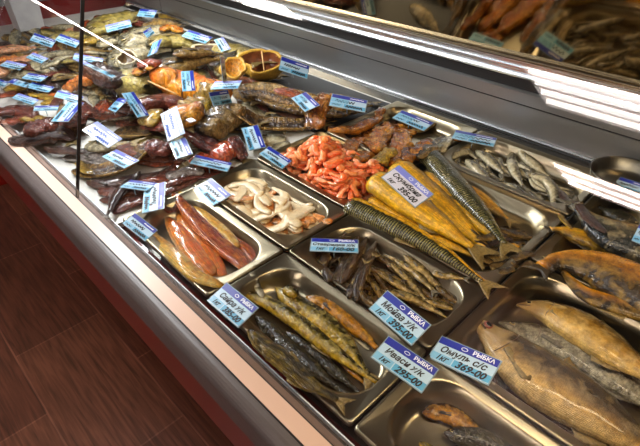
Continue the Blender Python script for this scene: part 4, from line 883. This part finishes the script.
def price_card(quad,label,text=None,style='blue',zoff=.006,seed=1,leg=True):
    Q=np.array(quad,float); c=Q.mean(axis=0); z=.04
    for _ in range(3):
        hs=[]
        for a in (-.35,0,.35):
            for b in (-.35,0,.35):
                q=c+(Q[1]-Q[0])*a+(Q[3]-Q[0])*b; p=at(q[0],q[1],z); hs.append(height(p[0],p[1]))
        z=max(hs)+zoff
    for _ in range(7):
        cost,B,s,h,P0=pose(quad,z)
        cor=np.array([P0+B[:,0]*a*s/2+B[:,1]*b*s*h/2 for a,b in [(i/2,j) for i in (-2,-1,0,1,2) for j in (-1,-.5,0,.5,1)]])
        pen=[height(q[0],q[1])-q[2] for q in cor]; mx=max(pen)
        if mx>.002: z+=mx*.8
        elif min(-x for x in pen)>.008+zoff: z-=(min(-x for x in pen)-zoff)*.8
        else: break
    H2=h/2
    def T(V,lift): return [tuple(P0+B[:,0]*x*s+B[:,1]*y*s+B[:,2]*(zz*s+lift)) for x,y,zz in V]
    def plate(x0,x1,y0,y1,lift,th=.0003):
        v,f=box(x0,x1,y0,y1,0,0); V=[(a,b,0) for a,b,_ in v]; V=[(a,b,(th/s if i%2 else 0)) for i,(a,b,_) in enumerate(V)]; return T(V,lift),f
    root=empty('price_card',P0); tag(root,label,'price tag')
    faded=style=='white'
    v,f=plate(-.5,.5,-H2,H2,-.0008,.0009); link('sleeve',v,f,'sleeve',root,P0,smooth=False)
    v,f=plate(-.482,.482,-H2+.018,H2-.018,.0002); link('card',v,f,'cardwhite' if faded else 'card',root,P0,smooth=False)
    hd=.26*h
    v,f=plate(-.482,.482,H2-.018-hd,H2-.018,.0006); link('header',v,f,'lilac' if faded or style=='lilac' else 'blue',root,P0,smooth=False)
    yb=-H2+.018; yc=yb+.29*h
    if not faded:
        v,f=plate(-.482,-.13,yb+.012,yc,.0006); link('unit_cell',v,f,'cyan2',root,P0,smooth=False)
        v,f=plate(-.11,.482,yb+.012,yc,.0006); link('price_cell',v,f,'cyan',root,P0,smooth=False)
        if style=='far': 
            v,f=plate(-.482,.0,yc+.02,H2-.03-hd,.0006); link('name_cell',v,f,'cyan2',root,P0,smooth=False)
    def put(nm,VF,x,y,lift,mat):
        V,F=VF; link(nm,T([(a+x,b+y,0) for a,b,_ in V],lift),F,mat,root,P0,smooth=False)
    yn=(yc+H2-.018-hd)/2; yp=(yb+yc)/2
    if text:
        name,unit,price=text
        put('brand_text',text_mesh('РЫБКА',.1,0,.003),.25,H2-.018-hd/2,.0011,'print')
        ring=[]; RV=[];RF=[]
        for k in range(18):
            a=2*math.pi*k/18; RV+= [(.055*math.cos(a),.033*math.sin(a),0),(.043*math.cos(a),.023*math.sin(a),0)]
        for k in range(18): a=2*k; b=2*((k+1)%18); RF.append((a,b,b+1,a+1))
        put('logo',(RV,RF),-.06,H2-.018-hd/2,.0011,'print')
        put('name_text',text_mesh(name,.155 if len(name)<11 else .13,.22,.0045),-.02,yn,.0009,'ink')
        put('unit_text',text_mesh(unit,.13,.3,.004),-.3,yp,.0012,'ink')
        put('price_text',text_mesh(price,.165,.25,.006),.17,yp+.005,.0012,'ink')
    else:
        r=random.Random(seed)
        ink='inkblue' if faded else 'ink'
        put('brand_mark',scribble(.02,.4,H2-.018-hd/2,.03,seed+5,9,.012),0,0,.0011,'print')
        put('name_writing',scribble(-.36,r.uniform(.1,.38),yn,.12,seed,13,.014),0,0,.0009,ink)
        put('unit_writing',scribble(-.42,-.2,yp,.06,seed+1,5,.011),0,0,.0012,ink)
        put('price_writing',scribble(-.05,.4,yp,.12,seed+2,12,.017),0,0,.0012,ink)
    # plastic pin under the card, into what it stands in
    b=P0-B[:,1]*s*H2*.8-B[:,2]*.001; hz=height(b[0],b[1])
    v,f=tube([b-B[:,2]*.0005,b-np.array([0,0,.012])-B[:,2]*.004],.0012,6); link('pin',v,f,'sleeve',root,b)
    return root
N_=None
CARDS=[
([(228,283),(258,307),(239,329),(206,300)],'blue price card reading Сайра х/к 385-00 over the saury pan rim',('Сайра х/к','1кг','385-00'),'blue'),
([(387,291),(432,324),(411,347),(369,308)],'blue price card reading Мойва х/к 395-00',('Мойва х/к','1кг','395-00'),'blue'),
([(389,336),(439,369),(422,394),(370,357)],'blue price card reading Иваси х/к 295-00',('Иваси х/к','1кг','295-00'),'blue'),
([(441,337),(503,360),(488,387),(428,356)],'blue price card reading Омуль с/с 369-00',('Омуль с/с','1кг','369-00'),'blue'),
([(311,238),(359,240),(358,253),(310,251)],'wide low blue card reading 160-00 over the dark dried fish',('Ставридка х/к','1кг','160-00'),'blue'),
([(399,165),(434,194),(415,208),(381,177)],'faded white price card on the golden mackerel',('Скумбрия','1кг','395-00'),'white'),
([(401,110),(435,123),(423,131),(393,118)],'blue card above the amber bellies at the back',N_,'far'),
([(455,130),(498,138),(493,147),(452,138)],'blue card behind the small silver fish',N_,'far'),
([(332,94),(368,100),(365,113),(329,105)],'wide blue card on the dark tail of the split fish',N_,'far'),
([(306,92),(320,105),(305,112),(291,98)],'blue card standing on the middle of the big split fish',N_,'far'),
([(281,56),(310,66),(307,79),(279,70)],'blue card right of the yellow ring with the stick',N_,'blue'),
([(223,37),(231,49),(221,52),(214,40)],'small card lying on the cream ring',N_,'lilac'),
([(189,30),(213,37),(205,44),(181,36)],'pale blue card near the steel wall, left of the cream ring',N_,'far'),
([(193,70),(196,91),(182,91),(181,72)],'card standing on the orange tied roll',N_,'far'),
([(220,56),(224,55),(227,81),(223,82)],'narrow upright card between the dark fish and the yellow cut fish',N_,'lilac'),
([(161,39),(158,52),(146,57),(154,43)],'small blue card on the olive fish',N_,'far'),
([(143,32),(150,27),(155,33),(147,38)],'tiny blue card on the big pale grey fish',N_,'far'),
([(105,26),(130,19),(132,27),(107,32)],'pale blue card on the large yellowish fish',N_,'lilac'),
([(140,9),(158,10),(153,18),(137,16)],'farthest blue card under the pale tangle',N_,'far'),
([(215,82),(242,80),(238,89),(210,89)],'lilac headed card right of the orange roll',N_,'lilac'),
([(209,93),(227,89),(233,104),(213,106)],'blue card on the crumpled dark brown lump',N_,'far'),
([(34,33),(57,40),(51,48),(30,40)],'blue card in front of the grey box',N_,'blue'),
([(60,34),(82,41),(75,48),(55,40)],'blue card crossed by the glass joint, far back',N_,'blue'),
([(74,53),(104,59),(102,64),(73,59)],'long low blue card just right of the glass joint',N_,'lilac'),
([(73,59),(79,59),(118,77),(112,78)],'very narrow card seen nearly edge on',N_,'lilac'),
([(32,52),(50,59),(40,63),(27,58)],'lilac card among the pinkish fish on the left',N_,'lilac'),
([(6,61),(28,64),(19,71),(0,65)],'lilac card near the left edge of the picture',N_,'lilac'),
([(29,73),(48,76),(41,82),(21,78)],'blue card above the joined pair of cards on the left',N_,'blue'),
([(7,82),(14,79),(30,83),(26,88)],'left card of the joined pair',N_,'far'),
([(31,82),(56,87),(47,93),(26,87)],'right card of the joined pair',N_,'far'),
([(0,79),(9,82),(4,87),(-6,84)],'card cut by the left edge of the picture',N_,'far'),
([(19,93),(39,100),(33,105),(11,98)],'lilac card on the red and yellow strips',N_,'lilac'),
([(58,90),(84,97),(80,103),(54,97)],'blue card behind the glass joint, above the big tilted card',N_,'far'),
([(34,107),(60,105),(57,111),(34,110)],'flat blue card seen at a low angle',N_,'blue'),
([(86,101),(67,123),(52,120),(66,104)],'big tilted blue card crossing the glass joint',N_,'blue'),
([(133,92),(150,115),(137,118),(122,93)],'upright blue card at the end of the long red stick',N_,'far'),
([(120,96),(127,101),(116,111),(107,111)],'narrow blue card crossed behind the upright one',N_,'far'),
([(97,121),(123,139),(108,148),(82,130)],'whitish faded card on the silver skinned fish',N_,'white'),
([(115,150),(141,160),(123,169),(103,156)],'blue card lying inside the yellow edged split fish',N_,'blue'),
([(177,106),(185,133),(168,142),(160,114)],'tall faded white card left of the tan smoked piece',N_,'white'),
([(183,135),(195,156),(174,157),(171,144)],'blue card under the tall faded white one',N_,'blue'),
([(194,155),(234,163),(226,172),(191,163)],'blue card lying in front of the two red steaks',N_,'blue'),
([(258,125),(266,147),(249,151),(241,128)],'blue card standing right of the red steaks',N_,'blue'),
([(269,146),(292,161),(282,169),(259,154)],'blue card on the corner of the squid pan',N_,'blue'),
([(211,178),(232,195),(213,206),(194,188)],'blue card between the fillet pan and the squid pan',N_,'blue'),
([(129,180),(160,183),(145,191),(121,187)],'blue card behind the upright one on the dried strips',N_,'blue'),
([(166,182),(164,208),(142,214),(144,186)],'upright blue card on the dried strips',N_,'blue'),
([(135,213),(158,230),(145,242),(122,223)],'blue card at the left corner of the fillet pan',N_,'blue'),
([(641,222),(665,230),(655,250),(631,241)],'blue card on the herring at the right edge',N_,'blue'),
]
for i,(q,lb,tx,st) in enumerate(CARDS): price_card(q,lb,tx,st,seed=i*7+3,zoff=.03 if 'tied roll' in lb or 'edge on' in lb else .006)

# grey box at the far end, bowl at the back wall
def gbox():
    p=at(24,34,-.01); x,y=p[0],p[1]-.0; root=empty('grey_plastic_box',(x,y,DECK)); tag(root,'pale grey plastic box standing at the far left end of the case','box')
    V=[];F=[]
    for zz,k,s in ((DECK+.03,1,0),(DECK+.18,1.12,0),(DECK+.18,1.02,0),(DECK+.04,.92,0)):
        for a,b in ((-1,-1),(1,-1),(1,1),(-1,1)): V.append((x+a*.045*k,y+.03+b*.05*k,zz))
    for j in range(3):
        for k in range(4): F.append((j*4+k,j*4+(k+1)%4,(j+1)*4+(k+1)%4,(j+1)*4+k))
    F+=[(3,2,1,0),(12,13,14,15)]
    link('body',V,F,'greybox',root,(x,y,DECK),smooth=False,bevel=.003)
    v,f=merge([box(x-.056,x+.056,y-.031,y-.025,DECK+.175,DECK+.187),box(x-.056,x+.056,y+.085,y+.091,DECK+.175,DECK+.187),box(x-.056,x-.05,y-.031,y+.091,DECK+.175,DECK+.187),box(x+.05,x+.056,y-.031,y+.091,DECK+.175,DECK+.187)])
    link('rim',v,f,'white',root,(x,y,DECK+.17),smooth=False)
gbox()
def bowl():
    p=at(625,186,.01); o=(p[0],p[1]-.01,.0); rs=[(.035,0),(.055,.004),(.07,.02),(.076,.045),(.08,.047),(.078,.043),(.072,.022),(.056,.008),(.03,.005)]
    V=[(o[0]+r*math.cos(2*math.pi*k/32),o[1]+r*math.sin(2*math.pi*k/32),o[2]+h) for r,h in rs for k in range(32)]
    F=[(j*32+k,j*32+(k+1)%32,(j+1)*32+(k+1)%32,(j+1)*32+k) for j in range(len(rs)-1) for k in range(32)]+[tuple(range(32))[::-1],tuple(range(256,288))]
    tag(link('steel_bowl',V,F,'steel_dark',None,o),'dark steel bowl by the back wall at the right edge','bowl')
    price_card([(620,177),(650,186),(640,196),(612,186)],'blue card inside the steel bowl at the right edge',None,'blue',seed=333)
bowl()

# ------------------------------------------------------------------ ceiling lights over the aisle (their reflections lie in the front glass)
def lum_tube():
    m=simple('lit_lamp_tube','ffffff',.4,emit='fff4ee',es=LUM); return m
LUM=22
lt=simple('lit_lamp_tube','ffffff',.4,emit='fff6f0',es=LUM); ld=simple('lit_lamp_tray','ffffff',.5,emit='ffe0d2',es=LUM*.28)
def luminaire(x0,x1,y0,y1,label,n=4,k_=1):
    """x,y in units of H on the ceiling plane"""
    X0,X1,Y0,Y1=[q*m_ for q in (x0,x1,y0,y1)]; o=((X0+X1)/2,(Y0+Y1)/2,CEIL-.04); root=empty('ceiling_light',o); tag(root,label,'ceiling light',None)
    v,f=box(X0,X1,Y0,Y1,CEIL-.02,CEIL+.02); link('tray',v,f,ld if k_==1 else simple('lit_far_lamp_tray','ffffff',.5,emit='ffe0d2',es=LUM*.3*k_),root,o,smooth=False)
    fr=merge([box(X0-.01,X0,Y0-.01,Y1+.01,CEIL-.06,CEIL+.02),box(X1,X1+.01,Y0-.01,Y1+.01,CEIL-.06,CEIL+.02),box(X0,X1,Y0-.01,Y0,CEIL-.06,CEIL+.02),box(X0,X1,Y1,Y1+.01,CEIL-.06,CEIL+.02)])
    link('frame',*fr,'white',root,o,smooth=False)
    for k in range(n):
        y=Y0+(Y1-Y0)*(k+.5)/n; v,f=tube([(X0+.03,y,CEIL-.045),(X1-.03,y,CEIL-.045)],.028,10); link('tube',v,f,lt if k_==1 else simple('lit_far_lamp_tube','ffffff',.4,emit='fff6f0',es=LUM*k_),root,(0,y,CEIL-.045),smooth=True)
def ceil_at(p):
    th=math.atan(.317); n=np.array([0,-math.cos(th),math.sin(th)]); o=np.array([0,.4,.009])*m_
    d=ray(*p); t=np.dot(n,o-CAM)/np.dot(n,d); P=CAM+d*t; r=d-2*np.dot(d,n)*n; return (P+r*((CEIL-.03-P[2])/r[2]))/m_
u0=[ceil_at(p) for p in ((532,66),(640,90),(640,132),(540,99))]; l0=[ceil_at(p) for p in ((557,163),(640,190),(640,211),(567,184))]; t0=[ceil_at(p) for p in ((306,20),(252,0),(270,10))]
ya=(u0[0][1]+u0[1][1])/2; yb=(u0[2][1]+u0[3][1])/2; xa=(u0[0][0]+u0[3][0])/2
luminaire(xa,xa+3.2,yb,ya,'ceiling light over the aisle in front of the case, its reflection at right')
xt=t0[0][0]
luminaire(xt-2.6,xt,t0[0][1],ya,'ceiling light further left over the aisle')
ya2=(l0[0][1]+l0[1][1])/2; yb2=(l0[2][1]+l0[3][1])/2; xa2=(l0[0][0]+l0[3][0])/2
luminaire(xa2,xa2+5,yb2,ya2,'ceiling light in the row farther across the shop',3,2.2)

# lit edge lamp of the counter across the aisle, mirrored in the left glass pane
e0=np.array([-5.9,-.45,.665])*m_; e1=np.array([-6.0,-2.15,.515])*m_
lamp=empty('aisle_edge_lamp',(-5.95*m_,-1.3*m_,FL)); tag(lamp,'slim lit tube on two posts at the neighbouring counter, seen only mirrored in the glass','lamp')
link('tube',*tube([e0,e1],.0055,10),lt,lamp,(e0+e1)/2)
for e in (e0,e1): link('post',*tube([(e[0]-.012,e[1],FL+.001),(e[0]-.012,e[1],e[2])],.006,8),'alu',lamp,(e[0],e[1],FL))
# ------------------------------------------------------------------ light, sky, camera
def area(name,loc,target,size,power,col,sy=None):
    l=bpy.data.lights.new(name,'AREA'); l.energy=power; l.size=size; l.color=col
    if sy: l.shape='RECTANGLE'; l.size_y=sy
    o=bpy.data.objects.new(name,l); COL.objects.link(o); o.location=(loc[0],loc[1],loc[2]+Z0); d=Vector(target)-Vector(loc); o.rotation_euler=d.to_track_quat('-Z','Y').to_euler(); return o
LA=area('case_lamp',(-1.6,.55,.62),(-1.4,.75,0),1.7,24,(.95,.98,1.0),.04)
LA2=area('case_lamp_warm',(.1,.5,.66),(-.05,.7,0),.9,6,(1,.76,.45),.05)
w=bpy.data.worlds.new('shop'); sc.world=w; w.use_nodes=True; w.node_tree.nodes['Background'].inputs[0].default_value=(.62,.6,.6,1); w.node_tree.nodes['Background'].inputs[1].default_value=.05
cam=bpy.data.cameras.new('camera'); cam.sensor_width=36; cam.lens=36*FPX/640; cam.clip_start=.01; co=bpy.data.objects.new('camera',cam); COL.objects.link(co)
M4=Matrix(R.tolist()).to_4x4(); M4.translation=Vector((0,0,H+Z0)); co.matrix_world=M4; sc.camera=co
sc.view_settings.view_transform='Standard'; sc.view_settings.look='None'; sc.view_settings.gamma=1; sc.view_settings.exposure=0.0
for ob in bpy.data.objects:
    if '_o' in ob: del ob['_o']
